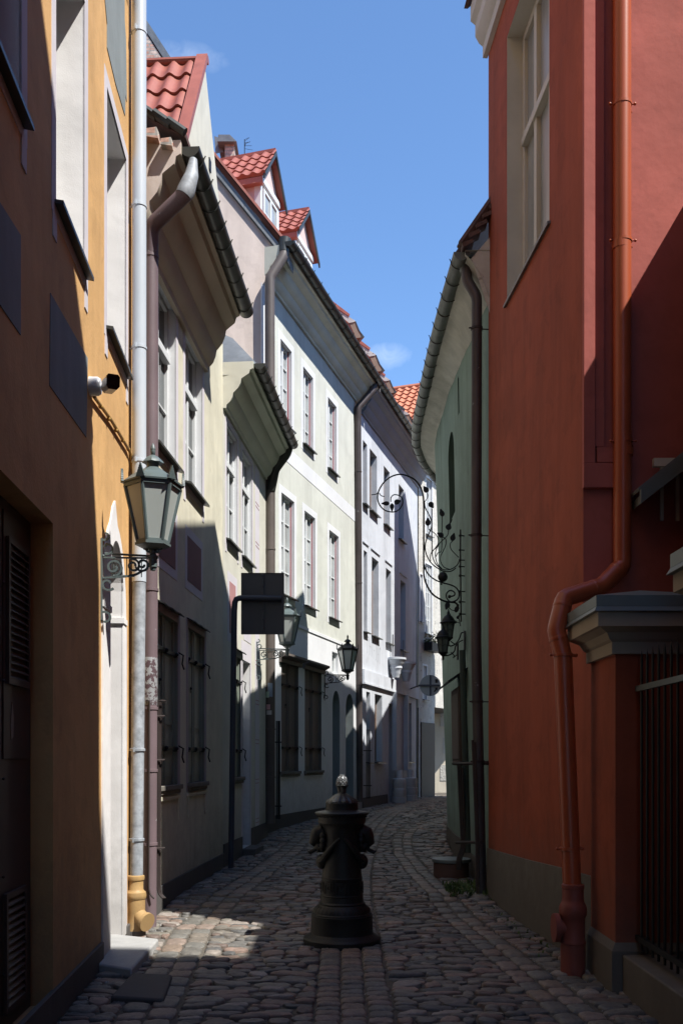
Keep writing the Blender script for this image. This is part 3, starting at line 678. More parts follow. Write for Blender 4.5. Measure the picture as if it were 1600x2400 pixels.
# roof of house 2 : low main roof with tiled gable
b = MB()
r0, r1 = H2.pt(8.40, .46, 6.93), H2.pt(11.5, .46, 6.93)
back = H2.n * -4.5 + Vector((0, 0, 2.5))
b.hexa([r0, r1, r1 + back, r0 + back, r0 + Vector((0, 0, .05)), r1 + Vector((0, 0, .05)), r1 + back + Vector((0, 0, .05)), r0 + back + Vector((0, 0, .05))]); rf = b.build('roof', TILEDK, h2)
b = MB()     # mossy verge and broken brick edge
random.seed(3)
for i in range(9):
    t = i / 9; p = r0.lerp(r0 + back, t * .25); b.tube([p + Vector((0, -.02, .03)), p + back * .034 + Vector((0, -.03, .05))], .035 + .01 * random.random(), 8)
b.build('verge', DARKMET, rf)
b = MB()
for i in range(8):
    p = H2.pt(8.38, .36, 6.84) + back * (.012 + i * .03) + Vector((0, -.02, -.02)); s = .045 + .02 * random.random()
    b.hexa([p + Vector(v) * s for v in [(-1, -1, -.6), (1, -1, -.9), (1, 1, -.8), (-1, 1, -.6), (-1, -.8, .5), (.8, -1, .6), (1, 1, .5), (-.9, 1, .6)]])
b.build('verge_bricks', BRICK, rf)
gp = [(10.47, 6.92), (10.47, 8.25), (11.50, 9.83), (12.6, 8.45), (12.6, 6.92)]
b = MB(); b.slab(H2, gp, -.06, -.01); b.build('gable_wall', CREAM2, h2)
b = MB(); b.slab(H2, [(11.72, 8.72), (11.72, 8.86), (11.82, 8.86), (11.82, 8.72)], -.012, .004); b.build('vent', IRON, h2)
lft = -H2.n
e0 = H2.pt(10.40, .02, 8.17) + lft * 3.2; upv = H2.pt(11.50, 0, 9.87) - H2.pt(10.40, 0, 8.17)
t = tiles(e0, -lft, upv, 3.11, upv.length, TILER, h2, pw=.20, pl=.40, name='roof_tiles', amp=.03, stp=.03)
b = MB(); q0 = H2.pt(10.40, -.10, 8.17); q1 = H2.pt(11.50, -.10, 9.87); nz_ = Vector((0, -.04, .028))
b.hexa([q0 + nz_ * .2, q0 + nz_ * .2 + H2.n * .13, q1 + H2.n * .13 + nz_ * .2, q1 + nz_ * .2, q0 + nz_ * 1.6, q0 + nz_ * 1.6 + H2.n * .13, q1 + nz_ * 1.6 + H2.n * .13, q1 + nz_ * 1.6]); b.build('verge_board', TILER, t)
b = MB(); b.tube([H2.pt(11.5, .03, 9.88), H2.pt(11.5, -3.2, 9.88)], .05, 10); b.build('ridge_cap', TILER, t)
b = MB(); q0 = H2.pt(12.6, -.07, 8.42); q1 = H2.pt(11.52, -.07, 9.85); b.hexa([q0, q0 + lft * 3.2, q1 + lft * 3.2, q1, q0 + Vector((0, 0, .05)), q0 + lft * 3.2 + Vector((0, 0, .05)), q1 + lft * 3.2 + Vector((0, 0, .05)), q1 + Vector((0, 0, .05))]); b.build('far_slope', TILER, t)
b = MB(); q0 = H2.pt(10.43, -.02, 8.05); b.hexa([q0, q0 + lft * 3, q0 + lft * 3 + Vector((0, .1, 0)), q0 + Vector((0, .1, 0)), q0 + Vector((0, 0, .12)), q0 + lft * 3 + Vector((0, 0, .12)), q0 + lft * 3 + Vector((0, .1, .12)), q0 + Vector((0, .1, .12))]); b.build('eave_board', DARKMET, t)
b = MB(); b.poly([H2.pt(10.5, -.04, 6.9), H2.pt(10.5, -3, 6.9), H2.pt(10.5, -3, 8.2), H2.pt(10.5, -.04, 8.2)]); b.build('cheek', PINKISH, h2)

# mauve pipe
pt_ = [P(448, 400, 8.4), P(436, 452, 8.33), P(353, 532, 8.45), P(353, 600, 8.5), (-1.69, 8.5, 4), (-1.705, 8.5, 0)]
mp = thing('drainpipe', 'peeling mauve drainpipe between the silver pipe and the cream house', 'drainpipe', (-1.695, 8.5, 0))
b = MB(); b.tube(smooth_path(pt_[1:], .06), .068, 18); b.build('pipe', PURPLE, mp)
b = MB(); b.tube([P(453, 374, 8.40), P(449, 410, 8.37), P(436, 446, 8.33), P(430, 458, 8.33)], [.035, .06, .078, .072], 16); b.build('outlet_hopper', GALV, mp)
for z in (5.95, 3.0, 1.95, 1.4, .75):
    b = MB(); x = -1.69 - .015 * max(0, (4 - z)) / 4; b.lathe([(.068, -.014), (.075, -.012), (.075, .012), (.068, .014)], 18, (x, 8.5, z)); b.tube([(x, 8.5, z), (x - .13, 8.5, z)], .007, 6); b.build('clamp', PURPLE, mp)
b = MB(); b.lathe([(.0685, 1.98), (.07, 2.0), (.07, 2.38), (.0685, 2.4)], 18, (-1.697, 8.5, 0)); b.build('bare_sleeve', M('patched_sleeve', (.36, .37, .38), chip=(.12, .08, .09), chip_at=.5, chip_scale=16, rough=.5, metal=.3), mp)
# bars beside it
gb = thing('guard_bars', 'bundle of dark iron bars bent at top and bottom beside the mauve drainpipe', 'iron bars', (-1.6, 8.6, 0))
for k, (px, dd_) in enumerate([(350, 8.42), (371, 8.6), (374, 8.63), (377, 8.66)]):
    b = MB(); top = P(px, 1642, dd_); bot = P(px - 2, 2085, dd_)
    b.tube(smooth_path([top + Vector((.045, 0, -.005)) if k else top + Vector((-.03, 0, 0)), top, bot, bot + Vector((.015, 0, -.05)), bot + Vector((.05, -.01, -.08))], .03), .008, 7); b.build('bar', RUSTIRON, gb)
for y in (1680, 1783, 1990):
    b = MB(); a = P(338, y, 8.45); c = P(385, y - 2, 8.62); b.tube([a, c], .008, 6); b.prism([a + Vector((0, -.01, -.008)), c + Vector((0, -.01, -.008)), c + Vector((0, .03, -.008)), a + Vector((0, .03, -.008))], (0, 0, .012)); b.build('bracket', RUSTIRON, gb)

# ================================================================= HOUSE 2B (low cream)
hb = thing('house', 'low cream house with a sage green cornice and dark metal roof, third on the left', 'house', HB.pt(14, 0, 0))
ua, ub = (12.82, 13.56, 4.46, 6.0), (13.9, 14.68, 4.46, 6.0)
ls = (HB.d(545), HB.d(566), 1.25, 2.95); lz = (HB.d(568), HB.d(586), .2, 2.95)
wall('wall', HB, 12.6, 16.1, 0, 6.6, [ua, ub, ls, lz], CREAM2, hb)
for w in (ua, ub): window(HB, w, .1, hb, nx=2, nz=3, transom=[5.5], sur=LILAC, surw=.09, ears=.1, rmat=WHITE, sill=DARKMET)
cornice(HB, 12.62, 15.85, 6.12, 6.72, .40, CORN2, hb, endmat=CREAM2)
gutter(HB, 12.64, 15.9, .475, 6.70, .075, hb, nb=10)
b = MB(); p0 = HB.pt(13.55, .42, 6.74); p1 = HB.pt(15.9, .42, 6.74); bk = HB.n * -3 + Vector((0, 0, 2.5)); tp = Vector((0, 0, .03))
b.hexa([p0, p1, p1 + bk, p0 + bk, p0 + tp, p1 + tp, p1 + bk + tp, p0 + bk + tp])
b.build('roof', SHEET, hb)
b = MB(); b.poly([P(505, 880, 12.6), P(572, 876, 12.6), P(600, 850, 12.72), P(545, 792, 13.6), P(505, 775, 13.6)]); b.poly([P(600, 850, 12.72), HB.pt(13.56, .43, 6.77), P(545, 792, 13.6)]); b.build('roof_end', SHEET, hb)
shutter_window(HB, ls, hb, SHUT); surround(HB, ls, .08, LILAC, hb, 'window_surround')
reveal(HB, lz, .18, WHITEP, hb, 'door_reveal'); b = MB(); b.fbox(HB, lz[0], lz[1], -.2, -.17, .2, 2.95); b.build('door', DOORGR, hb); surround(HB, lz, .1, LILAC, hb, 'door_surround', bottom=False, wt=.28)
for (a, c, y0, y1) in [(537, 551, 1362, 1470)]:
    d0, d1 = HB.d(a), HB.d(c); z1 = EYE + (HY - y0) / F * d0; z0 = z1 - .7
    b = MB(); b.fbox(HB, d0 - .12, d1 + .12, -.005, .004, z0 - .12, z1 + .12); b.build('panel_border', LILAC, hb); b = MB(); b.fbox(HB, d0, d1, 0, .008, z0, z1); b.build('painted_panel', PANELR, hb)
d0, d1 = HB.d(571), HB.d(588); b = MB(); b.fbox(HB, d0, d1, -.005, .005, 3.25, 3.95); b.build('panel_border', LILAC, hb)
b = MB()
d0, d1 = HB.d(597.5), HB.d(607)
b.fbox(HB, d0, d1, -.005, .004, .3, 6.1); b.build('painted_quoin', LILAC, hb)
b = MB()
for z in [x * .62 + .5 for x in range(9)]: b.fbox(HB, d0 + .03, d1 - .03, .0, .007, z, z + .01); b.fbox(HB, d0 + .03, d1 - .03, .0, .007, z + .06, z + .07)
b.build('quoin_lines', PANELR, hb)
b = MB(); b.fbox(HB, 12.61, lz[0] - .05, -.01, .015, -.03, .38); b.build('plinth', PLINTHD, hb); b = MB(); b.fbox(HB, lz[1] + .05, 16.05, -.01, .015, -.03, .45); b.build('plinth', PLINTHD, hb)
b = MB(); b.fbox(HB, lz[0] - .05, lz[1] + .05, .0, .2, 0, .2); b.build('threshold', PLINTHD, hb, bevel=.01)

# brown pipe with poster scraps
pth = [P(668, 575, 16.1), P(664, 600, 16.05), P(632, 652, 15.98), P(632, 680, 15.98), P(633, 1130, 16.0), P(633, 1930, 16.0)]
pp2 = drainpipe('brown drainpipe behind the rectangular sign, its lower end covered in stickers', pth, .083, BROWNP, bands=[5.0, 3.3, 2.0, 1.2], wallp=(-.2, 0, 0), base=P(633, 1925, 16))
b = MB(); b.tube(smooth_path([P(678, 1036, 15.9), P(672, 1062, 15.9), P(644, 1100, 15.93), P(634, 1150, 15.98)], .05), .08, 14); b.build('branch', DARKMET, pp2)
b = MB(); b.tube([P(668, 562, 16.1), P(665, 592, 16.06)], [.11, .085], 14); b.build('hopper', DARKMET, pp2)
b = MB(); cxy = P(633, 1800, 16.0)
for (y0, y1, w0, w1, mm) in [(1602, 1634, -2.0, -1.0, 0), (1622, 1636, -2.6, -1.7, 1), (1652, 1664, -2.4, -1.5, 2), (1666, 1676, -2.3, -1.2, 3)]:
    b = MB(); z0 = P(0, y1, 16).z; z1 = P(0, y0, 16).z; pts = [(cxy.x + .0845 * math.cos(w), 16 + .0845 * math.sin(w)) for w in [w0 + (w1 - w0) * i / 6 for i in range(7)]]
    b.add([(x, y, z0) for x, y in pts] + [(x, y, z1) for x, y in pts], [(i, i + 1, i + 8, i + 7) for i in range(6)])
    b.build('sticker', M('sticker_%s' % ['blue', 'green', 'pink', 'white'][mm], [(.2, .26, .36), (.4, .55, .45), (.6, .35, .38), (.5, .5, .5)][mm]), pp2)

# ================================================================= HOUSE 3 (tall ivory) + HOUSE 4 (pale blue)
h3 = thing('house', 'tall ivory house with red edged windows and tiled dormers, fourth on the left', 'house', H3.pt(19, 0, .3))
def row(fr, pxs, z0, z1): return [(fr.d(a), fr.d(c), z0, z1) for a, c in pxs]
r1_ = row(H3, [(657, 683), (710, 733), (768, 788)], 7.5, 8.95)
r2_ = row(H3, [(659, 689), (713, 738), (771, 793)], 4.45, 6.24)
sh3 = row(H3, [(659, 699), (714, 753)], 1.28, 3.22)
dr3 = [(H3.d(779), H3.d(796), .35, 2.95, .1, 2.6), (H3.d(810), H3.d(828), .35, 2.95, .1, 2.6)]
sm3 = (H3.d(778), H3.d(792), 3.3, 3.75)
wall('wall', H3, 16.1, 22.05, 3.98, 9.75, r1_ + r2_, IVORY, h3)
wall('ground_floor_wall', H3, 16.1, 22.05, 0, 3.98, sh3 + dr3 + [sm3], WHITE, h3)
CAS = M('dark_red_casing', (.26, .06, .07), rough=.5)
for w in r1_ + r2_: window(H3, w, .12, h3, nx=2, nz=4, fw=.045, gmat=GLASSL, rmat=WHITE, red=CAS, sur=WHITE, surw=.13, sill=DARKMET, so=.08)
window(H3, sm3, .12, h3, nx=1, nz=1, gmat=GLASSL, rmat=WHITE, sill=None)
for w in sh3:
    s_ = shutter_window(H3, w, h3, SHUTB); b = MB(); b.sweep(H3, [(0, w[3]), (.04, w[3]), (.05, w[3] + .08), (.14, w[3] + .12), (.14, w[3] + .16), (0, w[3] + .18)], w[0] - .12, w[1] + .12); b.build('hood_moulding', SHUTB, s_)
for w in dr3:
    reveal(H3, w, .25, GREYP, h3, 'door_reveal'); b = MB(); b.slab(H3, arch((w[0], w[1], w[2], w[3], 0, w[5])), -.28, -.24); dd = b.build('arched_door', DOORGR, h3)
    b = MB(); b.tube([H3.pt(w[0] + .08, -.24, 1.6), H3.pt(w[0] + .08, -.19, 1.6), H3.pt(w[0] + .08, -.19, 1.3), H3.pt(w[0] + .08, -.24, 1.3)], .014, 6)
    b.tube([H3.pt(w[0] + .1 + .05 * math.cos(i), -.23, 1.95 + .05 * math.sin(i)) for i in [k * .7 for k in range(9)]], .01, 6, closed=True); b.build('handle', IRON, dd)
b = MB(); b.fbox(H3, 16.1, 22.05, -.01, .006, 6.87, 7.15); b.build('belt_course', WHITE, h3)
b = MB(); b.fbox(H3, 16.1, 22.05, -.01, .02, 3.96, 4.02); b.build('string_course', WHITE, h3)
b = MB(); b.fbox(H3, 16.12, dr3[0][0] - .1, -.01, .02, -.03, .52); b.build('plinth', PLINTHD, h3)
b = MB(); b.fbox(H3, 16.095, 16.25, -.01, .006, 4.0, 9.5); b.build('corner_strip', WHITE, h3)
cornice(H3, 16.12, 22.2, 9.60, 10.10, .42, CORN3, h3)
gutter(H3, 16.1, 22.3, .49, 10.13, .085, h3, nb=15)
def gable(fr, d, z0, s0, zs0, slope, depth): # side wall to the camera
    n = -fr.n; c = fr.pt(d, 0, 0)
    return c, n
c3 = H3.pt(16.1, 0, 0); nn = Vector((-.985, -.17, 0)).normalized()
side = lambda s, z: c3 + nn * s + Vector((0, 0, z))
b = MB(); b.poly([side(0, 0), side(8, 0), side(8, 10 + 1.13 * 4.3), side(4.0, 10.0 + 1.13 * 4.3), side(-.30, 10.0), side(-.30, 9.9), side(0, 9.45)]); b.build('side_wall', PINKISH, h3)
b = MB()
for k in range(6):
    s0, s1 = -.42 + k * .72, -.42 + (k + 1) * .72 + .03
    a0 = side(s0, 9.98 + 1.13 * (s0 + .3)); a1 = side(s1, 9.98 + 1.13 * (s1 + .3)); w = Vector((.03, -.05, 0)); bk = H3.u * .35; th = Vector((0, 0, .14 + .008 * (k % 2)))
    b.hexa([a0 + w, a1 + w, a1 + bk, a0 + bk, a0 + w + th, a1 + w + th, a1 + bk + th, a0 + bk + th])
b.build('verge_flashing', SHEET, h3, bevel=.004)
b = MB(); L0 = H3.pt(16.15, .36, 10.2); L1 = H3.pt(28.4, .36, 10.2); bk = nn * 4.6 + Vector((0, 0, 5.2)); tp = Vector((0, 0, .06))
b.hexa([L0, H3.pt(22.1, .36, 10.2), H3.pt(22.1, .36, 10.2) + bk, L0 + bk, L0 + tp, H3.pt(22.1, .36, 10.2) + tp, H3.pt(22.1, .36, 10.2) + bk + tp, L0 + bk + tp]); b.build('roof', TILER, h3)
def dormer(fr, d0, d1, house, back=.42, zb=10.4, ze=11.98, zr=12.62, side_len=2.2):
    n = fr.n; L = -n * side_len; f = FR(fr.a, fr.b); pt = lambda d, o, z: fr.pt(d, o - back, z)
    mid = (d0 + d1) / 2
    b = MB(); b.poly([pt(d0, 0, zb), pt(d0, -side_len, zb), pt(d0, -side_len, ze), pt(d0, 0, ze)]); b.poly([pt(d1, 0, zb), pt(d1, -side_len, zb), pt(d1, -side_len, ze), pt(d1, 0, ze)])
    b.poly([pt(d0, 0, zb), pt(d1, 0, zb), pt(d1, 0, ze), pt(mid, 0, zr), pt(d0, 0, ze)])
    D = b.build('dormer', PINKWOOD, house)
    w0, w1 = d0 + (d1 - d0) * .12, d1 - (d1 - d0) * .12
    b = MB(); b.fbox(fr, d0 - .01, d0 + .07, -back - .1, -back + .02, zb, ze); b.fbox(fr, d1 - .07, d1 + .01, -back - .1, -back + .02, zb, ze); b.fbox(fr, d0, d1, -back - .01, -back + .05, ze - .12, ze - .02); b.build('corner_boards', FRAMEW, D)
    b = MB()
    o = -back + .012; z0, z1 = zb + .2, ze - .2
    b.fbox(fr, w0, w0 + .05, o, o + .03, z0, z1); b.fbox(fr, w1 - .05, w1, o, o + .03, z0, z1); b.fbox(fr, w0 + .05, w1 - .05, o, o + .03, z0, z0 + .05); b.fbox(fr, w0 + .05, w1 - .05, o, o + .03, z1 - .05, z1)
    b.fbox(fr, mid - .03, mid + .03, o, o + .032, z0 + .05, z1 - .05)
    for k in (1, 2): b.fbox(fr, w0 + .05, w1 - .05, o, o + .02, z0 + (z1 - z0) * k / 3 - .012, z0 + (z1 - z0) * k / 3 + .012)
    W = b.build('dormer_window', FRAMEW, D); b = MB(); b.poly([fr.pt(w0, o + .008, z0), fr.pt(w1, o + .008, z0), fr.pt(w1, o + .008, z1), fr.pt(w0, o + .008, z1)]); b.build('pane', GLASSL, W)
    # roof slopes
    ov = .13; e = .1
    upn = Vector((pt(mid, 0, zr + .03) - pt(d0 - ov, 0, ze - .08)))
    o_ = pt(d0 - ov, .13, ze - .08) + L * 1.0
    tiles(o_, n, upn, side_len + .03, upn.length, TILER, D, pw=.2, pl=.22, amp=.025, stp=.022)
    b = MB(); q0 = pt(d1 + ov, .13, ze - .08); q1 = pt(mid, .13, zr + .03)
    b.hexa([q0, q0 + L, q1 + L, q1, q0 + tp, q0 + L + tp, q1 + L + tp, q1 + tp]); b.build('far_slope', TILER, D)
    b = MB()
    for qa in (pt(d0 - ov, .15, ze - .09), pt(d1 + ov, .15, ze - .09)):
        qb = pt(mid, .15, zr + .03); v = Vector((0, 0, -.09)); b.hexa([qa + v, qa + v - n * .03, qb + v - n * .03, qb + v, qa, qa - n * .03, qb - n * .03, qb])
    b.build('rake_board', DARKMET, D)
    b = MB(); qa = pt(d0 - ov + .02, .1, ze - .12); b.hexa([qa + Vector((0, 0, -.1)), qa + L + Vector((0, 0, -.1)), qa + L + Vector((0, .12, -.1)), qa + Vector((0, .12, -.1)), qa, qa + L, qa + L + Vector((0, .12, 0)), qa + Vector((0, .12, 0))]); b.build('eave_board', FASCIA, D)
    return D
dormer(H3, 17.05, 17.95, h3); dormer(H3, 18.85, 19.9, h3)
h4 = thing('house', 'pale blue house with small deep windows and carved door consoles, fifth on the left', 'house', H3.pt(25, 0, .35))
BRSOF = M('brown_soffit', (.22, .16, .12), var=.15)
DW = M('weathered_grey_board', (.42, .40, .38), var=.25, scale=8, chip=(.12, .10, .09), chip_at=.62, chip_scale=12)
def far_dormer(tx, ty, sc, d, house, rm=TILER, um=None):
    def Q(pts): return [P(tx + (x - 645) * sc / 5.141, ty + (y - 683) * sc / 5.141, d) for x, y in pts]
    u = Vector((-.25, .7, 0))
    b = MB(); b.prism(Q([(110, 150), (125, 158), (478, 428), (470, 452), (180, 262), (90, 180)]), u); D = b.build('dormer', rm, house)
    b = MB(); b.prism([p + Vector((0, .02, 0)) for p in Q([(180, 268), (465, 452), (540, 500), (534, 510), (468, 524), (200, 300)])], u * .95); b.build('eave_board', DW, D)
    b = MB(); b.prism([p + Vector((0, .04, 0)) for p in Q([(472, 526), (536, 508), (575, 600), (612, 655), (600, 688), (548, 692)])], u * .6); b.build('gable_board', BRSOF, D)
    b = MB(); b.prism([p + Vector((0, .03, 0)) for p in Q([(536, 500), (546, 503), (590, 610), (645, 683), (600, 695), (612, 660), (575, 602)])], u * .7); b.build('rake_board', DARKMET, D)
    b = MB(); b.prism([p + Vector((0, .055, 0)) for p in Q([(200, 302), (466, 528), (545, 694), (470, 692), (330, 560), (250, 420)])], u * .6); b.build('soffit', um or FASCIA, D)
    b = MB(); b.prism([p + Vector((0, .1, 0)) for p in Q([(200, 330), (420, 560), (480, 700), (520, 900), (300, 900)])], u * .8); b.build('cheek', PINKWOOD, D)
far_dormer(854, 788, 1.05, 22.4, h4); far_dormer(902, 867, 1.05, 24.6, h4); far_dormer(930, 918, .82, 26.2, h4); far_dormer(974, 996, .76, 27.6, h4, rm=DARKMET, um=BRSOF)
q1_ = row(H3, [(850, 860), (866, 883), (899, 913), (934, 946)], 7.48, 8.95); q2_ = row(H3, [(852, 860), (871, 887), (904, 916), (938, 950)], 4.5, 6.4)
q3_ = row(H3, [(858, 867), (878, 895), (949, 964)], 1.44, 3.1); q4 = (H3.d(911), H3.d(927), .36, 2.95)
wall('wall', H3, 22.05, 28.3, 0, 9.75, q1_ + q2_ + q3_ + [q4], PALEBLUE, h4)
BRN = M('brown_window', (.20, .13, .09), rough=.5)
for w in q1_ + q2_ + q3_: window(H3, w, .2, h4, nx=2, nz=3, fmat=BRN, gmat=GLASSD, rmat=PALEBLUE, sill=DARKMET, so=.1)
for w in q2_ + q3_: b = MB(); b.fbox(H3, w[0] - .1, w[1] + .1, 0, .03, w[3] + .16, w[3] + .19); b.build('lintel_line', PALEBLUE, h4)
reveal(H3, q4, .2, PALEBLUE, h4, 'door_reveal'); b = MB(); b.fbox(H3, q4[0], q4[1], -.22, -.19, .36, 2.95); b.build('door', WOODDK, h4)
cornice(H3, 22.22, 28.35, 9.5, 10.10, .42, CORN4, h4); gutter(H3, 22.35, 28.5, .49, 10.13, .085, h4, nb=15)
b = MB(); b.hexa([H3.pt(22.12, .36, 10.2), L1, L1 + bk, H3.pt(22.12, .36, 10.2) + bk, H3.pt(22.12, .36, 10.2) + tp, L1 + tp, L1 + bk + tp, H3.pt(22.12, .36, 10.2) + bk + tp]); b.build('roof', TILER, h4)
b = MB(); b.fbox(H3, 22.3, 28.28, -.01, .05, 3.3, 3.6); b.fbox(H3, 22.3, 28.28, -.01, .07, 3.26, 3.3); b.build('belt_course', PALEBLUE, h4)
b = MB(); b.fbox(H3, 22.3, q4[0] - .2, -.01, .02, .0, .6); b.build('plinth', PLINTHD, h4); b = MB(); b.fbox(H3, q4[1] + .3, 28.28, -.01, .02, .0, .6); b.build('plinth', PLINTHD, h4)
for px in (913, 938):
    dd_ = H3.d(px); b = MB(); c = H3.pt(dd_, .16, 0)
    b.lathe([(.09, 3.62), (.11, 3.7), (.13, 3.74), (.13, 3.8), (.17, 3.86), (.16, 3.92), (.22, 4.0), (.24, 4.06), (.27, 4.08), (.27, 4.13), (.2, 4.14)], 20, c); b.build('console', PALEBLUE, h4)
    b = MB(); c = H3.pt(dd_ + .1, .0, 0); b.slab(H3, [(dd_ + .02, 4.14), (dd_ + .06, 4.75), (dd_ + .1, 4.14)], .05, .09); b.build('finial', CORN4, h4)
for px in (920, 947):
    dd_ = H3.d(px) ; b = MB(); c = H3.pt(dd_, .17, 0)
    b.lathe([(.19, .25), (.19, .5), (.18, .51), (.18, .53), (.185, .54), (.185, .72), (.175, .73), (.175, .75), (.18, .76), (.18, .98), (.09, 1.0), (.09, 1.22)], 20, c); b.build('pilaster_base', WHITE, h4)
    b = MB(); b.fbox(H3, dd_ - .06, dd_ + .06, .0, .12, 1.2, 3.27); b.build('pilaster', PALEBLUE, h4)
b = MB()      # faint worn lettering strokes
random.seed(5)
for i in range(7):
    dd_ = 22.75 + i * .19; z0 = 4.02 + .02 * i - .045 * i; hgt = .42 + .2 * (i in (3, 5))
    b.fbox(H3, dd_, dd_ + .022, 0, .004, z0, z0 + hgt)
    if i % 2 == 0: b.fbox(H3, dd_, dd_ + .1, 0, .004, z0 + .38, z0 + .4)
    else: b.fbox(H3, dd_ + .022, dd_ + .1, 0, .004, z0 + .2, z0 + .22)
b.build('worn_lettering', M('faded_letter', (.40, .42, .45)), h4)

drainpipe('grey brown drainpipe between the ivory house and the pale blue house', [P(880, 893, 21.9), P(872, 916, 21.75), P(838, 956, 21.6), P(838, 985, 21.65), P(842, 1880, 21.9)], .08, BROWNR, bands=[8.0, 5.5, 3.2, 1.6], wallp=(-.2, 0, 0), base=P(842, 1875, 22))
drainpipe('dark drainpipe at the far end of the pale blue house', [P(990, 1085, 28.3), P(984, 1098, 28.3), P(970, 1112, 28.3), P(968, 1140, 28.2), P(972, 1855, 28.2)], .09, IRON, bands=[7, 4, 2], wallp=(-.15, 0, 0), base=P(972, 1850, 28.2))
for lab, px, y0, y1, dd_ in [('black iron bars beside the brown drainpipe with stickers', 652, 1690, 1920, 16.5), ('black iron bars beside the grey brown drainpipe of the pale blue house', 863, 1710, 1872, 22.4)]:
    gb = thing('guard_bars', lab, 'iron bars', P(px, y1, dd_))
    for k in (-4, 0, 3): b = MB(); b.tube([P(px + k * 1.0, y0, dd_), P(px + k * 1.0, y1, dd_)], .012, 6); b.build('bar', IRON, gb)
    for yy in (y0 + 50, y1 - 30): b = MB(); b.tube([P(px - 12, yy, dd_), P(px + 8, yy, dd_)], .012, 6); b.build('bracket', IRON, gb)

# ================================================================= HOUSE 5 + far house + buildings behind
h5 = thing('house', 'old house with rough whitewashed stone wall and barred windows at the bend', 'house', H5.pt(29, 0, .35))
g1 = [(H5.d(996), H5.d(1012), 5.3, 7.4), (H5.d(984), H5.d(990), 5.6, 7.0), (H5.d(998), H5.d(1012), 8.3, 10.0), (H5.d(991), H5.d(1000), 3.3, 4.3)]
wall('wall', H5, 28.35, 29.5, 0, 10.6, [w for w in g1 if w[1] < 29.5], ROUGHP, h5); wall('upper_wall', H5, 29.5, 33, 3.1, 10.6, [], ROUGHP, h5)
for w in g1: 
    if w[1] < 29.5: window(H5, w, .1, h5, nx=4, nz=5, gmat=GLASSL, rmat=WHITE, sur=WHITE, surw=.06, fw=.035)
b = MB(); b.poly([H5.pt(29.5, 0, 3.1), H5.pt(33, 0, 3.1), H5.pt(33, -3, 3.1), H5.pt(29.5, -3, 3.1)]); b.poly([H5.pt(29.5, 0, 0), H5.pt(29.5, -3, 0), H5.pt(29.5, -3, 3.1), H5.pt(29.5, 0, 3.1)]); b.build('jetty_underside', WOODDK, h5)
b = MB(); b.fbox(H5, 28.5, 29.48, .0, .03, .3, 2.6); b.build('dark_door', WOODDK, h5)
b = MB(); b.fbox(H5, 28.4, 33, 0, .4, 10.4, 10.65); b.build('cornice', CORN4, h5)
gutter(H5, 28.4, 33, .45, 10.7, .08, h5, nb=8)
b = MB(); p0 = H5.pt(28.3, .4, 10.7); p1 = H5.pt(33, .4, 10.7); bk5 = -H5.n * 3 + Vector((0, 0, 2)); b.hexa([p0, p1, p1 + bk5, p0 + bk5, p0 + tp, p1 + tp, p1 + bk5 + tp, p0 + bk5 + tp]); b.build('roof', TILEDK, h5)
fb = thing('flower_box', 'dark window box with plants under the barred window of the whitewashed house', 'flower box', H5.pt(29.0, .1, 4.9))
b = MB(); b.fbox(H5, 28.7, 29.45, .02, .28, 4.75, 5.0); b.build('box', IRON, fb)
b = MB(); random.seed(9)
for i in range(160):
    c = H5.pt(random.uniform(28.65, 29.5), random.uniform(.0, .32), 5.0 + abs(random.gauss(0, .12))); v = Vector((random.gauss(0, 1), random.gauss(0, 1), random.gauss(0, 1))).normalized() * .04; w = v.cross(Vector((.3, .5, .8))).normalized() * .02
    b.poly([c - v, c + w, c + v, c - w])
b.build('leaves', GRASSM, fb)

FH = M('far_cream_wall', (.60, .54, .43), var=.08, bump=.4)
fh = thing('house', 'sunlit cream house with orange clay tile roof at the end of the street', 'house', (4, 33.6, .35))
b = MB(); b.box(.9, 9.5, 33.6, 40, 0, 12.6); b.build('wall', FH, fh)
for i in range(7):
    b = MB(); z = .75 + i * .95; b.box(3.45 + .1 * (i % 2), 3.95 + .12 * (i % 2), 33.585, 33.605, z, z + .55); b.build('stone_block', ROUGHP, fh)
ac = Vector((1, -.38, 0)).normalized(); upv = Vector((.355 * .7, .935 * .7, .71)).normalized(); rdg = P(872, 919, 34.6)
tiles(rdg - upv * 3.3, ac, upv, 4.6, 3.3, TILEO, fh, pw=.262, pl=.31, amp=.04, stp=.045)
b = MB(); b.tube([rdg - ac * .3, rdg + ac * 4.7], .09, 8); b.build('ridge_tiles', TILEO, fh)
b = MB(); bk_ = Vector((.36, .93, -.9)) * 3; b.hexa([rdg, rdg + ac * 4.6, rdg + ac * 4.6 + bk_, rdg + bk_, rdg + tp, rdg + ac * 4.6 + tp, rdg + ac * 4.6 + bk_ + tp, rdg + bk_ + tp]); b.build('back_slope', TILEO, fh)

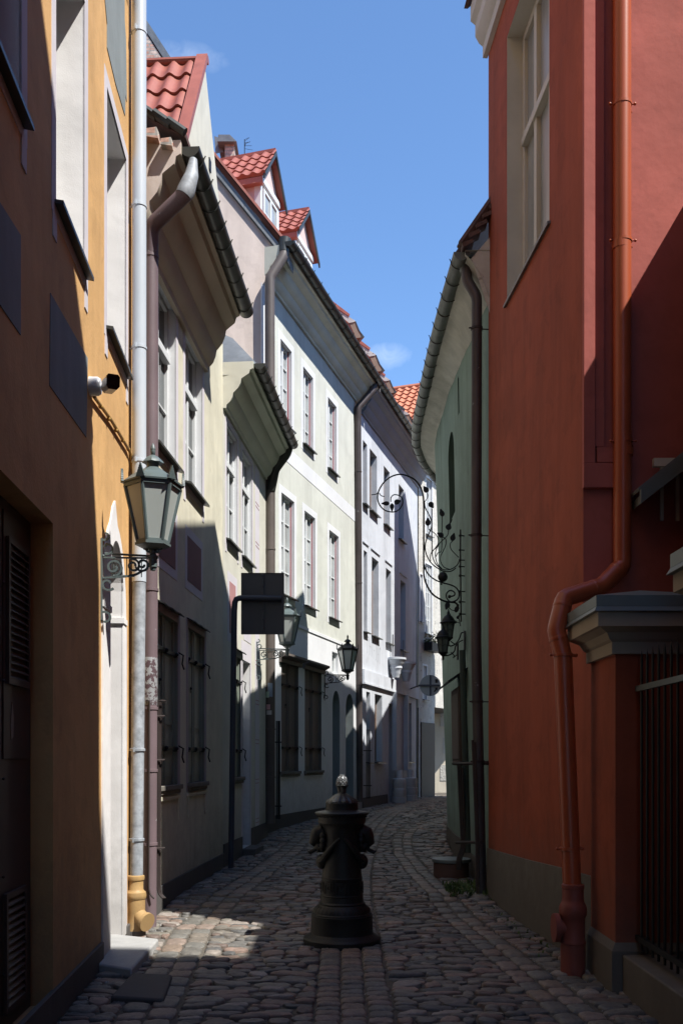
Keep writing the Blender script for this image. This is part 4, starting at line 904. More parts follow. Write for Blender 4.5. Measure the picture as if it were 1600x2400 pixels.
bb = thing('building', 'tall brick gable with dark metal coping behind the red roof at upper left', 'building', (-7, 20, 0))
e0, e1 = P(333, 62, 20), P(413, 188, 20)
b = MB(); b.prism([(-12, 20, 0), (e1.x, 20, 0), (e1.x, 20, e1.z), (-5.2, 20, e1.z + (e1.x + 5.2) * (e0.z - e1.z) / (e1.x - e0.x)), (-12, 20, 15)], (0, 8, 0)); b.build('wall', BRICK, bb)
b = MB(); q = [Vector((-5.3, 19.985, e1.z + (e1.x + 5.3) * (e0.z - e1.z) / (e1.x - e0.x))), Vector((e1.x + .1, 19.985, e1.z - .1))]; v = Vector((.10, 0, .09)); b.prism([q[0], q[1], q[1] + v, q[0] + v], (0, 8, 0)); b.build('coping', SHEET, bb)
cb = thing('chimney', 'brick chimney with dark metal hood above the ivory house', 'chimney', (-2.45, 19.5, 12))
a, c = P(527, 345, 19.5), P(549, 345, 19.5)
b = MB(); b.box(a.x, c.x, 19.5, 20.2, 11, P(0, 334, 19.5).z); b.build('stack', BRICK, cb)
t0, t1 = P(510, 334, 19.45), P(555, 334, 19.45); zt = P(0, 322, 19.5).z
b = MB(); b.hexa([(t0.x, 19.4, t0.z), (t1.x, 19.4, t0.z), (t1.x, 20.3, t0.z), (t0.x, 20.3, t0.z), (t0.x + .02, 19.4, zt), (t1.x - .14, 19.4, zt), (t1.x - .14, 20.3, zt), (t0.x + .02, 20.3, zt)]); b.build('hood', SHEET, cb)
b = MB(); b.hexa([P(505, 360, 19.6), P(524, 355, 19.6), P(524, 355, 20.4), P(505, 360, 20.4), P(502, 318, 19.6), P(514, 322, 19.6), P(514, 322, 20.4), P(502, 318, 20.4)]); b.build('side_flashing', SHEET, cb)
an = MB(); c = P(573, 350, 19.3); zt = P(0, 326, 19.3).z
an.tube([c - Vector((0, 0, .4)), (c.x, c.y, zt)], .008, 6); random.seed(2)
for k in range(7): z = c.z + .02 + k * .03; an.tube([(c.x, c.y, z), (c.x + .03 + .13 * random.random(), c.y + random.uniform(-.1, .1), z + .03)], .004, 4)
tag(an.build('antenna', IRON), 'thin twiggy roof antenna above the first tiled dormer', 'antenna')

# ================================================================= RED HOUSE (right)
rh = thing('house', 'terracotta red house on the right with a deep white window and salmon side wall', 'house', RD.pt(8, 0, 0))
rw = (7.88, 9.27, 5.92, 8.48)
wall('wall', RD, 7.03, 10.05, 0, 9.0, [rw], REDP, rh)
window(RD, rw, .2, rh, fmat=FRAMEG, gmat=CURT, rmat=M('reveal_ivory', (.50, .48, .43)), nx=3, nz=2, transom=[7.42], fw=.07, sill=SHEET, so=.03)
cx_, cy_ = RD.pt(7.03, 0, 0).x, 7.03
b = MB(); b.poly([(cx_, cy_, 0), (6.5, cy_, 0), (6.5, cy_, 9.4), (cx_, cy_, 9.4)]); b.build('side_wall', PINKP, rh)
b = MB(); b.poly([RD.pt(10.05, 0, 0), (6.5, 10.3, 0), (6.5, 10.3, 9), RD.pt(10.05, 0, 9)]); b.poly([(6.5, cy_, 0), (6.5, 10.3, 0), (6.5, 10.3, 9), (6.5, cy_, 9)]); b.build('back_wall', REDP, rh)
b = MB(); b.sweep(RD, [(0, 8.88), (.05, 8.88), (.05, 9.0), (.09, 9.03), (.13, 9.1), (.13, 9.22), (.18, 9.26), (.18, 9.42), (-.01, 9.42)], 6.98, 10.1); b.build('cornice', M('cornice_white_grey', (.50, .47, .44)), rh, ang=25)
b = MB(); b.sweep(RD, [(.2, 9.43), (.24, 9.43), (-1.8, 11.5), (-1.84, 11.45)], 6.9, 10.15); b.sweep(RD, [(-1.8, 11.45), (-1.8, 11.5), (-4.8, 9.4), (-4.8, 9.35)], 6.9, 10.15); b.slab(RD, [(7.04, 9.0), (7.04, 9.4), (10.0, 9.4), (10.0, 9.0)], -4, -.02)
b.build('roof', TILEDK, rh)
b = MB()
pts = [(10.03, .57), (9.6, .58), (8.5, .61), (7.5, .65), (6.72, .67)]
for (a, za), (c, zc_) in zip(pts, pts[1:]): b.slab(RD, [(c, -.03), (c, zc_), (a, za), (a, -.03)], -.01, .022)
b.build('plinth', PLINTH, rh)
b = MB(); b.fbox(RD, 6.72, 7.03, -.25, 0, 0, 2.3); b.build('low_wall', REDP, rh)
# boxed casing on salmon wall
X_ = lambda px, d: (px - CX) / F * d
b = MB(); b.box(1.762, 1.845, 6.985, cy_, 3.66, 9.3); b.box(1.762, 1.99, 6.985, cy_, 3.48, 3.66); b.build('casing', PINKP, rh, bevel=.003)
b = MB(); b.box(1.848, 1.915, 7.0, cy_ + .001, 3.78, 9.3); b.box(1.86, 1.99, 6.99, cy_ + .001, 3.665, 3.775); b.build('inner_casing', PINKP, rh, bevel=.003)
rp = thing('drainpipe', 'glossy orange red drainpipe with a sideways bend in front of the red house', 'drainpipe', P(1342, 2289, 6.63))
path = [(2.03, 6.955, 9.3), P(1458, 1325, 6.95), P(1410, 1374, 6.88), P(1322, 1402, 6.8), P(1303, 1478, 6.75), P(1319, 1540, 6.72), P(1341, 2105, 6.68)]
b = MB(); b.tube(smooth_path(path, .02), .064, 24); b.build('pipe', REDPIPE, rp, ang=18)
for i_ in (1, 2, 3, 4):
    p_ = Vector(path[i_]); t_ = (Vector(path[i_ + 1]) - p_).normalized(); b = MB(); b.tube([p_ + t_ * .05, p_ + t_ * .058, p_ + t_ * .075, p_ + t_ * .08], [.065, .067, .067, .065], 22); b.build('joint_ring', REDPIPE, rp)
for (x, y, dd_) in [(1457, 245, 6.955), (1459, 1035, 6.955), (1458, 565, 6.955), (1319, 1536, 6.72), (1334, 1990, 6.69)]:
    c = P(x, y, dd_); b = MB(); b.lathe([(.064, -.012), (.07, -.01), (.07, .01), (.064, .012)], 24, c); b.tube([c + Vector((-.088, -.01, 0)), c + Vector((.088, -.01, 0))], .006, 6)
    b.ball(c + Vector((-.09, -.012, 0)), .011, 6); b.ball(c + Vector((.09, -.012, 0)), .011, 6); b.tube([c, c + Vector((.12, .1, 0))], .006, 6); b.build('clamp', REDPIPE, rp)
for (x, y) in [(1456, 575), (1461, 1060)]:
    c = P(x, y, 6.955); b = MB(); b.lathe([(.0645, -.03), (.068, -.028), (.068, .028), (.0645, .03)], 24, c); b.build('sleeve', REDPIPE, rp)
c = P(1342, 2289, 6.66); c.z = 0
b = MB(); b.lathe([(.085, -.02), (.085, .22), (.09, .225), (.09, .24), (.083, .25), (.083, .4), (.094, .42), (.096, .47), (.085, .5), (.078, .51), (.074, .53), (.074, .6), (.078, .605), (.078, .63), (.066, .635)], 28, c)
b.build('boot', REDBOOT, rp); b = MB(); b.tube([c + Vector((-.0, 0, .33)), c + Vector((-.1, -.0, .33))], .06, 20); b.tube([c + Vector((-.1, 0, .33)), c + Vector((-.135, 0, .33))], .1, 24); b.build('cleanout_cap', REDBOOT, rp)

# gate piers
def pier(label, x0, x1, d0, d1):
    t = thing('gate_pier', label, 'gate pier', ((x0 + x1) / 2, d0, 0), group='red gate piers')
    b = MB(); b.box(x0, x1, d0, d1, 0, 2.19); b.build('shaft', REDP, t)
    b = MB(); b.hexa([(x0 - .03, d0 - .03, -.02), (x1 + .03, d0 - .03, -.02), (x1 + .03, d1 + .02, -.02), (x0 - .03, d1 + .02, -.02), (x0 - .03, d0 - .03, .28), (x1 + .03, d0 - .03, .28), (x1 + .03, d1 + .02, .28), (x0 - .03, d1 + .02, .28)])
    b.hexa([(x0 - .03, d0 - .03, .28), (x1 + .03, d0 - .03, .28), (x1 + .03, d1 + .02, .28), (x0 - .03, d1 + .02, .28), (x0 - .001, d0 - .001, .33), (x1, d0 - .001, .33), (x1, d1, .33), (x0 - .001, d1, .33)]); b.build('base', PLINTH, t)
    b = MB(); pr = [(.0, 2.17), (.03, 2.17), (.03, 2.245), (.05, 2.26), (.075, 2.30), (.13, 2.325), (.15, 2.33), (.15, 2.42), (0, 2.42)]
    for (o, z), (o2, z2) in zip(pr, pr[1:]):
        A = [(x0 - o, d0 - o, z), (x1 + o, d0 - o, z), (x1 + o, d1 + o * .4, z), (x0 - o, d1 + o * .4, z)]; B = [(x0 - o2, d0 - o2, z2), (x1 + o2, d0 - o2, z2), (x1 + o2, d1 + o2 * .4, z2), (x0 - o2, d1 + o2 * .4, z2)]
        b.add(A + B, [(0, 1, 5, 4), (1, 2, 6, 5), (2, 3, 7, 6), (3, 0, 4, 7)])
    b.build('cornice', CAPST, t, ang=20)
    b = MB(); o = .18; A = [(x0 - o, d0 - o, 2.42), (x1 + o, d0 - o, 2.42), (x1 + o, d1 + .08, 2.42), (x0 - o, d1 + .08, 2.42)]; B = [(x0 - .165, d0 - .165, 2.45), (x1 + .165, d0 - .165, 2.45), (x1 + .165, d1 + .06, 2.45), (x0 - .165, d1 + .06, 2.45)]
    b.hexa(A + B); C_ = [(p[0], p[1], 2.52) for p in B]; b.hexa([(p[0], p[1], 2.45) for p in B] + C_)
    xm, dm = (x0 + x1) / 2, (d0 + d1) / 2; b.add(C_ + [(xm, dm, 2.63)], [(0, 1, 4), (1, 2, 4), (2, 3, 4), (3, 0, 4)]); b.build('metal_cap', CAPMET, t, bevel=.002)
    return t
pier('red gate pier with a moulded stone coloured cap beside the drainpipe boot', 1.745, 2.25, 6.12, 6.72)
pier('nearer gate pier cut off by the right edge, only its cap showing', 1.80, 2.35, 4.15, 4.72)
gt = thing('iron_gate', 'black iron bar gate between the two red gate piers', 'gate', (1.85, 5.3, 0))
for k in range(13):
    b = MB(); y = 4.72 + k * .108; b.tube([(1.88, y, .3), (1.88, y, 2.12), (1.88, y, 2.18)], [.009, .009, .001], 6); b.build('bar', IRON, gt)
for z in (1.93, .35): b = MB(); b.box(1.865, 1.895, 4.7, 6.1, z, z + .035); b.build('rail', CAPMET if z > 1 else IRON, gt)
b = MB(); b.box(1.78, 2.1, 4.72, 6.09, -.02, .26); tag(b.build('low_wall', PLINTH, bevel=.01), 'low stone kerb wall under the black iron gate', 'wall')
# canopy behind the gate
cp = thing('canopy', 'sloping canopy with pale metal edge seen above the gate piers at right', 'canopy', (2.6, 6.3, 2.5))
a, c = P(1498, 1183, 6.75), P(1660, 1057, 6.75)
b = MB(); b.prism([a, c, c + Vector((0, 0, .12)), a + Vector((0, 0, .1))], (0, -.04, 0)); b.build('edge_fascia', CAPMET, cp)
b = MB(); b.prism([a + Vector((.0, 0, .1)), c + Vector((.0, 0, .12)), c + Vector((0, 0, .14)), a + Vector((-.01, 0, .12))], (0, .26, 0)); b.prism([a + Vector((.02, .02, .02)), c + Vector((.02, .02, .02)), c + Vector((.02, .02, .08)), a + Vector((.02, .02, .08))], (0, .2, 0)); b.build('canopy_roof', SHEET, cp)
b = MB(); z = P(0, 1075, 6.95).z
b.box(P(1530, 0, 6.95).x, 3.2, 6.93, 6.97, z - .06, z)
for px in (1550, 1587, 1624): x = P(px, 0, 6.95).x; b.box(x - .012, x + .012, 6.94, 6.96, z - .45, z - .06)
tag(b.build('window_frame', FRAMEG, cp))

# ================================================================= GREEN HOUSE
gh = thing('house', 'sage green house with curved leaning wall and grey gutter, right of the street', 'house', (1.8, 13, 0))
hn = (12.95, 13.65, 4.85, 6.02, .1, 5.7); hs = (12.3, 12.42, 5.95, 6.42)
wall('wall', GR, 9.98, 22, 0, 6.7, [hn, hs], GREENP, gh, step=.4)
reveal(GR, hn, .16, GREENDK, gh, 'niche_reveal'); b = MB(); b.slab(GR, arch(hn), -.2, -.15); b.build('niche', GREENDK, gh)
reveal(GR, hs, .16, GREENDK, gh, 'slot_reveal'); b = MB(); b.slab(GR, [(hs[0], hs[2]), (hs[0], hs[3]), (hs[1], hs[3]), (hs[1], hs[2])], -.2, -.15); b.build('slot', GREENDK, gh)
# cove
b = MB(); rows = []; n = 0; D = [9.98 + k * .2 for k in range(50)]
for d in D:
    zb = min(6.3 + .09 * max(0, d - 10), 6.62) + .04 * noise.noise(Vector((d * 1.1, 0, 0))) + .03 * noise.noise(Vector((d * 5, 3, 0)))
    for (o, z) in [(.002, zb), (.03, zb + .03), (.07, zb + (6.76 - zb) * .3), (.13, zb + (6.76 - zb) * .6), (.21, zb + (6.76 - zb) * .85), (.27, 6.755), (.27, 6.8), (0, 6.8)]:
        rows.append(GR.pt(d, o, z) + Vector((0, 0, .012 * noise.noise(Vector((d * 3, o * 20, 1))))))
b.add(rows, [(i * 8 + j, i * 8 + j + 1, (i + 1) * 8 + j + 1, (i + 1) * 8 + j) for i in range(len(D) - 1) for j in range(7)]); b.build('cove', COVE, gh, ang=60)
gutter(GR, 10.02, 19.5, .30, 6.80, .085, gh, mat=GREYMET, nb=26, ringr=.005)
b = MB(); rows = []
D = [10.0 + k * .3 for k in range(40)]
for d in D:
    p = GR.pt(d, .27, 6.84); rows += [p, p + Vector((2.6, 0, 3.75)), p + Vector((2.6, 0, 3.68)), p + Vector((0.02, 0, -.03))]
b.add(rows, [(i * 4 + j, i * 4 + (j + 1) % 4, (i + 1) * 4 + (j + 1) % 4, (i + 1) * 4 + j) for i in range(len(D) - 1) for j in range(4)]); b.poly(rows[:4]); rf = b.build('roof', TILEDK, gh)
b = MB()
for k in range(110):     # tile ends over the eave (they fringe the shadow line)
    d = 10.0 + k * .1; p = GR.pt(d, .31, 6.85); q = p + Vector((.5, 0, .72)); hz = .02 + .012 * math.sin(k * 1.7)
    b.tube([p + Vector((0, 0, hz)), q + Vector((0, 0, hz))], .04, 6)
b.build('eave_tiles', TILEDK, rf)
b = MB(); p = GR.pt(10.0, .25, 6.72)
for k in range(8):
    q = p + Vector((.07 * k, -.03, .1 * k + .1)); b.hexa([q + Vector(v) for v in [(-.05, -.05, -.02), (.06, -.05, .03), (.06, .1, .03), (-.05, .1, -.02), (-.06, -.05, .02), (.05, -.05, .07), (.05, .1, .07), (-.06, .1, .02)]])
b.build('verge_tiles', TILEDK, rf)
b = MB(); b.poly([GR.pt(9.99, .22, 6.7), GR.pt(9.99, -.9, 6.7), GR.pt(9.99, -.9, 8.0)]); b.poly([GR.pt(9.99, .2, 6.7), GR.pt(9.99, -.9, 6.7), GR.pt(9.99, -.9, 6.1), GR.pt(9.99, .0, 6.1)]); b.build('verge_wall', ROUGHP, gh)
b = MB(); b.box(1.9, 2.35, 15.5, 16.45, 6.5, 9.2); b.build('roof_chimney', BRICK, gh)
b = MB(); b.fbox(GR, 10.0, 12.0, -.01, .02, 0, .35)
for k in range(14): b.fbox(GR, 12.0 + k * .5, 12.5 + k * .5, -.01, .02, 0, .42)
b.build('plinth', M('brown_plinth', (.09, .075, .06), bump=.6), gh)

path = [P(1093, 590, 10.2), P(1093, 655, 10.15), P(1117, 695, 10.1), P(1117, 730, 10.1), P(1115, 1500, 10.1), P(1128, 2108, 10.1)]
gp_ = drainpipe('weathered grey brown drainpipe where the green house meets the red house', path, .056, BROWNR, bands=[P(0, y, 10.1).z for y in (770, 1255, 1645, 1785)], wallp=(.15, .02, 0), bandmat=RUSTIRON, base=P(1128, 2105, 10.1))
b = MB(); b.lathe([(.075, .0), (.085, .05), (.088, .14), (.06, .15)][::1], 18, P(1094, 640, 10.2)); b.build('hopper', GREYMET, gp_)
gd = thing('cable_duct', 'dark green vertical cable duct on the green wall below the twin lantern', 'cable duct', P(1088, 1990, 11))
b = MB(); b.tube([P(1083, 1525, 11.2), P(1096, 2000, 11.0)], .036, 10); b.build('duct', M('duct_green', (.04, .055, .048)), gd)
gb = thing('guard_bars', 'iron bar rack around the pipes at the foot of the green wall', 'iron bars', P(1085, 2040, 10.7))
for px, y0, x1, dd_ in [(1073, 1790, 1082, 11.0), (1078, 1790, 1086, 11.0), (1083, 1800, 1090, 11.0), (1107, 1735, 1117, 10.0), (1112, 1740, 1120, 10.0)]:
    b = MB(); a = P(px, y0, dd_); c = P(x1, 1985, dd_); f_ = c + Vector((-.06, -.05, -.14)) if px < 1100 else c + Vector((0, 0, -.3)); b.tube(smooth_path([a, c, f_, f_ + Vector((0, 0, -.12))], .05), .014, 8); b.build('bar', RUSTIRON, gb)
for y, xa, xb in ((1790, 1062, 1142), (1975, 1070, 1128)):
    b = MB(); a = P(xa, y, 10.9); c = P(xb, y, 10.0); b.tube([a, c], .02, 6); b.build('crossbar', RUSTIRON, gb)
# notice case with hood
nc = thing('display_case', 'brown wooden display case with a small sloped hood on the green wall', 'display case', GR.pt(13, .1, 1.3))
b = MB(); b.fbox(GR, 12.0, 13.0, .0, .10, 1.42, 2.42); b.build('case', M('case_brown', (.07, .05, .042)), nc, bevel=.01)
b = MB(); b.fbox(GR, 12.06, 12.94, .101, .108, 1.5, 2.34); b.build('case_door', M('case_door_brown', (.10, .08, .07)), nc, bevel=.003)
b = MB(); b.hexa([GR.pt(11.85, 0, 2.62), GR.pt(11.85, .24, 2.45), GR.pt(13.1, .24, 2.45), GR.pt(13.1, 0, 2.62), GR.pt(11.85, 0, 2.64), GR.pt(11.85, .25, 2.47), GR.pt(13.1, .25, 2.47), GR.pt(13.1, 0, 2.64)]); b.build('hood', IRON, nc)
# round stone well cover
wc = thing('round_bollard', 'low round drum with flat grey lid at the foot of the green wall', 'drum', (1.325, 11.6, 0))
b = MB(); b.lathe([(.21, -.02), (.215, .1), (.215, .25), (.2, .26)], 28, (1.325, 11.6, 0)); b.build('drum', M('rust_brown', (.09, .05, .04), bump=.5), wc)
b = MB(); b.lathe([(.23, .26), (.235, .27), (.232, .3), (.1, .305), (.01, .306)], 32, (1.325, 11.6, 0)); b.build('lid', CAPMET, wc)
# grit and crumbs lying in the joints
random.seed(21); b = MB()
for i in range(2600):
    d = 4.6 + 8 * random.random() ** 1.3; xl, xr = XL(d) + .03, XR(d) - .03
    x = random.choice([random.uniform(xl, xr), xl + abs(random.gauss(0, .12)), xr - abs(random.gauss(0, .15))])
    if not xl < x < xr: continue
    k_ = random.uniform(.003, .008); z = ground(d) + .004
    b.add([(x - k_, d - k_ * .8, z), (x + k_, d - k_ * .6, z), (x + k_ * .9, d + k_, z), (x - k_ * .8, d + k_, z), (x, d, z + k_ * random.uniform(.9, 1.6))], [(0, 1, 4), (1, 2, 4), (2, 3, 4), (3, 0, 4)])
tag(b.build('grit', CONC, ang=10), 'pale grit and crumbs lying in the joints of the cobbles', 'grit', kind='stuff')
# weeds
def weeds(label, x0, x1, y0, y1, n, hmax, seed):
    random.seed(seed); b = MB()
    for i in range(n):
        x, y = random.uniform(x0, x1), random.uniform(y0, y1); z = ground(y); hh = random.uniform(.3, 1) * hmax; a = random.uniform(0, 6.28); v = Vector((math.cos(a), math.sin(a), 0)); w = v.cross(Vector((0, 0, 1))) * random.uniform(.004, .01)
        p0 = Vector((x, y, z)); p1 = p0 + v * hh * .25 + Vector((0, 0, hh * .7)); p2 = p0 + v * hh * .7 + Vector((0, 0, hh))
        b.poly([p0 - w, p0 + w, p1 + w]); b.poly([p0 - w, p1 + w, p1 - w]); b.poly([p1 - w, p1 + w, p2])
    o = b.build('grass_tuft', GRASSM); tag(o, label, 'weeds', kind='stuff')
weeds('green weeds at the foot of the grey brown drainpipe by the green house', 1.12, 1.55, 9.9, 10.8, 420, .11, 4)
weeds('sparse weeds along the joint at the foot of the red house plinth', 1.45, 1.68, 7.2, 9.8, 120, .05, 5)

# ================================================================= SHADOW-GIVING BUILDINGS outside the frame
def sheared(name, prof, x0, x1, mat, parent):
    b = MB(); k = LY / LX; n = len(prof); A = [(x0, d, z) for d, z in prof]; B = [(x1, d + k * (x1 - x0), z) for d, z in prof]
    b.add(A + B, [tuple(range(n)), tuple(range(2 * n - 1, n - 1, -1))] + [(i, (i + 1) % n, (i + 1) % n + n, i + n) for i in range(n)]); return b.build(name, mat, parent)
nb_ = thing('house', 'gabled house beside the camera on the right whose shadow falls on the orange wall', 'house', (3, 0, 0))
sheared('wall', [(4.42, 0), (4.38, 9.0), (4.05, 10.2), (2.95, 11.55), (.5, 14.4), (-3.6, 9.6), (-3.6, 0)], 1.92, 6, M('shade_house_plaster', (.30, .10, .05)), nb_)
b = MB(); b.box(1.95, 7, -16, -3.7, 0, 18); tag(b.build('neighbour_house', bpy.data.materials['shade_house_plaster']), 'plain plastered house behind the camera on the right', 'house')
b = MB(); b.hexa([(6.1, -16, 0), (12, -16, 0), (12, 1.0, 0), (6.1, 1.3, 0), (6.1, -16, 18), (12, -16, 18), (12, 1.0, 15.5), (6.1, 1.3, 15.5)]); b.box(6.6, 10, 1.4, 6.9, 0, 12); tag(b.build('sky_blocker', bpy.data.materials['shade_house_plaster']), 'unseen plain block added behind the low house at the right to screen off sky', 'house')  # added out-of-frame blocks that cut down skylight from the right
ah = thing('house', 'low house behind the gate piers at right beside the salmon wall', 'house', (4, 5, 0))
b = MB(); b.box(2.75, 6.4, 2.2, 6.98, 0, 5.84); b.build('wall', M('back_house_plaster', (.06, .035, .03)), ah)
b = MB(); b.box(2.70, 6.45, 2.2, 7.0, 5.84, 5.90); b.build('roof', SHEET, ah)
dh = thing('house', 'tall house hidden beyond the green house that shades the pale blue house', 'house', (5, 25, 0))
sheared('wall', [(19.0, 0), (19.0, 8.2), (23.5, 8.2), (23.5, 13.3), (25, 13.3), (27.3, 10.0), (28.6, 7.0), (28.8, 0)], 4.3, 7, bpy.data.materials['shade_house_plaster'], dh)

# ================================================================= STREET SIGNS
sg = thing('street_sign', 'back of a rectangular grey sign on a bent dark pole', 'sign', P(541, 2045, 12.4))
b = MB(); b.tube(smooth_path([P(541, 2045, 12.4), P(549, 1430, 12.4), P(551, 1402, 12.4), P(578, 1402, 12.4), P(660, 1403, 12.4)], .09), .038, 14); b.build('pole', POLE, sg)
b = MB(); a, c = P(565, 1487, 12.46), P(666, 1343, 12.46); b.box(a.x, c.x, 12.46, 12.475, a.z, c.z)
b.box(a.x, a.x + .006, 12.45, 12.46, a.z, c.z); b.box(c.x - .006, c.x, 12.45, 12.46, a.z, c.z); b.box(a.x, c.x, 12.45, 12.46, c.z - .006, c.z); b.box(a.x, c.x, 12.45, 12.46, a.z, a.z + .006); b.build('sign_plate', SIGNB, sg)
b = MB(); m = (a.x + c.x) / 2; b.box(m - .018, m + .018, 12.435, 12.459, a.z + .005, c.z - .005)
for k in range(6): b.ball((m, 12.432, a.z + .04 + k * (c.z - a.z - .08) / 5), .012, 6)
b.build('rail', SIGNB, sg)
rs = thing('round_sign', 'back of a round traffic sign with crossed rails at the far bend', 'sign', P(985, 1608, 26))
c = P(1008, 1607, 26); b = MB()
b.tube([c, c + Vector((0, .02, 0))], .285, 40); b.build('sign_plate', SIGNR, rs)
b = MB(); b.box(c.x - .02, c.x + .02, 25.97, 26, c.z - .28, c.z + .28); b.box(c.x - .33, c.x + .25, 25.96, 26, c.z - .022, c.z + .022); b.build('rail', POLE, rs)
b = MB(); v = [(c.x + .09, c.z - .16), (c.x + .12, c.z - .18), (c.x + .17, c.z - .12), (c.x + .19, c.z - .15), (c.x + .2, c.z - .05), (c.x + .11, c.z - .06), (c.x + .14, c.z - .09)]
b.prism([(x, 25.995, z) for x, z in v], (0, .002, 0)); b.box(c.x + .13, c.x + .2, 25.993, 25.998, c.z + .07, c.z + .17); b.build('arrow_mark', IRON, rs)
b = MB(); b.tube([c + Vector((-.3, 0, 0)), H3.pt(27.3, 0, c.z)], .02, 8); b.build('arm', POLE, rs)

# ================================================================= WALL LAMPS
def hexr(r, z, rot=0): return [Vector((r * math.cos(rot + math.pi / 3 * k), r * math.sin(rot + math.pi / 3 * k), z)) for k in range(6)]
def spiral(cx, cz, r0, r1, a0, a1, n=22): return [Vector((cx + (r0 + (r1 - r0) * i / n) * math.cos(a0 + (a1 - a0) * i / n), 0, cz + (r0 + (r1 - r0) * i / n) * math.sin(a0 + (a1 - a0) * i / n))) for i in range(n + 1)]
def ribbon(b, pts, w=.018, t=.0075):
    """flat iron strip in the xz-plane"""
    rows = []
    for i, p in enumerate(pts):
        tt = (pts[min(i + 1, len(pts) - 1)] - pts[max(i - 1, 0)]).normalized(); nn_ = Vector((-tt.z, 0, tt.x))
        rows += [p + nn_ * t + Vector((0, -w / 2, 0)), p + nn_ * t + Vector((0, w / 2, 0)), p - nn_ * t + Vector((0, w / 2, 0)), p - nn_ * t + Vector((0, -w / 2, 0))]
    n = len(pts); fs = [(i * 4 + j, i * 4 + (j + 1) % 4, (i + 1) * 4 + (j + 1) % 4, (i + 1) * 4 + j) for i in range(n - 1) for j in range(4)] + [(0, 1, 2, 3), (4 * n - 1, 4 * n - 2, 4 * n - 3, 4 * n - 4)]
    b.add(rows, fs)
def wall_lamp(label, out, metal, glass):
    """local frame: x out of the wall, z=0 at the arm"""
    t = thing('wall_lamp', label, 'wall lamp', (0, 0, 0), group=None)
    o = out; zb = .11; zt = .515
    r0, r1 = .108, .195; rot = .25
    b = MB()
    for k in range(6):
        a0, a1 = hexr(r0, zb, rot)[k] + Vector((o, 0, 0)), hexr(r1, zt, rot)[k] + Vector((o, 0, 0)); b.tube([a0, a1], [.014, .015], 6)
    for r, z, h_ in ((r0 + .012, zb - .012, .02), (r1 + .012, zt - .01, .03)):
        A = [v + Vector((o, 0, 0)) for v in hexr(r, z, rot)]; B = [v + Vector((o, 0, 0)) for v in hexr(r, z + h_, rot)]
        b.add(A + B, [tuple(range(6)), tuple(range(11, 5, -1))] + [(i, (i + 1) % 6, (i + 1) % 6 + 6, i + 6) for i in range(6)])
    A = [v + Vector((o, 0, 0)) for v in hexr(r0 + .02, zb - .03, rot)]; B = [v + Vector((o, 0, 0)) for v in hexr(r0 + .02, zb - .012, rot)]; C_ = [v + Vector((o, 0, 0)) for v in hexr(.05, zb - .06, rot)]
    b.add(A + B + C_, [tuple(range(11, 5, -1))] + [(i, (i + 1) % 6, (i + 1) % 6 + 6, i + 6) for i in range(6)] + [(i, (i + 1) % 6, (i + 1) % 6 + 12, i + 12) for i in range(6)] + [tuple(range(12, 18))])
    fr_ = b.build('lantern_frame', metal, t, world=False)
    for k in range(6):
        A = hexr(r0 - .002, zb, rot); B = hexr(r1 - .002, zt, rot); b = MB(); b.poly([A[k] + Vector((o, 0, 0)), A[(k + 1) % 6] + Vector((o, 0, 0)), B[(k + 1) % 6] + Vector((o, 0, 0)), B[k] + Vector((o, 0, 0))]); b.build('glass_pane', glass, t, world=False)
    b = MB(); e = [(.222, zt + .018), (.225, zt + .03), (.205, zt + .04), (.15, zt + .085), (.09, zt + .125), (.062, zt + .14), (.05, zt + .15)]
    rows = []
    for r, z in e: rows += [v + Vector((o, 0, 0)) for v in hexr(r, z, rot)]
    b.add(rows, [tuple(range(6))] + [(j * 6 + i, j * 6 + (i + 1) % 6, (j + 1) * 6 + (i + 1) % 6, (j + 1) * 6 + i) for j in range(len(e) - 1) for i in range(6)] + [tuple(range(6 * len(e) - 1, 6 * len(e) - 7, -1))])
    for k in range(6):
        w = rot + math.pi / 3 * k; dv = Vector((math.cos(w), math.sin(w), 0)); sv = Vector((-math.sin(w), math.cos(w), 0)); c = dv * .218 + Vector((o, 0, zt + .025))
        for j in range(6):
            s = .034 * (1 - j / 6); zz0 = j * .0165; b.hexa([c + sv * -s + Vector((0, 0, zz0)) - dv * .01, c + sv * s + Vector((0, 0, zz0)) - dv * .01, c + sv * s + dv * .006 + Vector((0, 0, zz0)), c - sv * s + dv * .006 + Vector((0, 0, zz0)),
                c + sv * -s * .75 + Vector((0, 0, zz0 + .015)) - dv * .008, c + sv * s * .75 + Vector((0, 0, zz0 + .015)) - dv * .008, c + sv * s * .75 + dv * .009 + Vector((0, 0, zz0 + .015)), c - sv * s * .75 + dv * .009 + Vector((0, 0, zz0 + .015))])
    rf_ = b.build('lantern_roof', metal, t, world=False)
    b = MB(); b.lathe([(.046, zt + .14), (.042, zt + .15), (.042, zt + .19)], 16, (o, 0, 0)); b.lathe([(.072, zt + .185), (.064, zt + .2), (.045, zt + .225), (.02, zt + .24), (.012, zt + .245)], 24, (o, 0, 0), wob=lambda w, j: 1 + (.1 * math.cos(8 * w) if j < 2 else 0))
    b.lathe([(.012, zt + .245), (.016, zt + .25), (.018, zt + .27), (.017, zt + .285), (.019, zt + .287), (.017, zt + .3), (.01, zt + .32), (.001, zt + .335)], 14, (o, 0, 0)); b.build('finial', metal, t, world=False)
    # socket + pendant
    b = MB(); b.lathe([(.001, -.11), (.018, -.105), (.022, -.09), (.023, -.085), (.03, -.08), (.03, -.02), (.038, -.012), (.038, .004), (.028, .01), (.022, .02), (.024, .04), (.03, .06)], 16, (o, 0, 0))
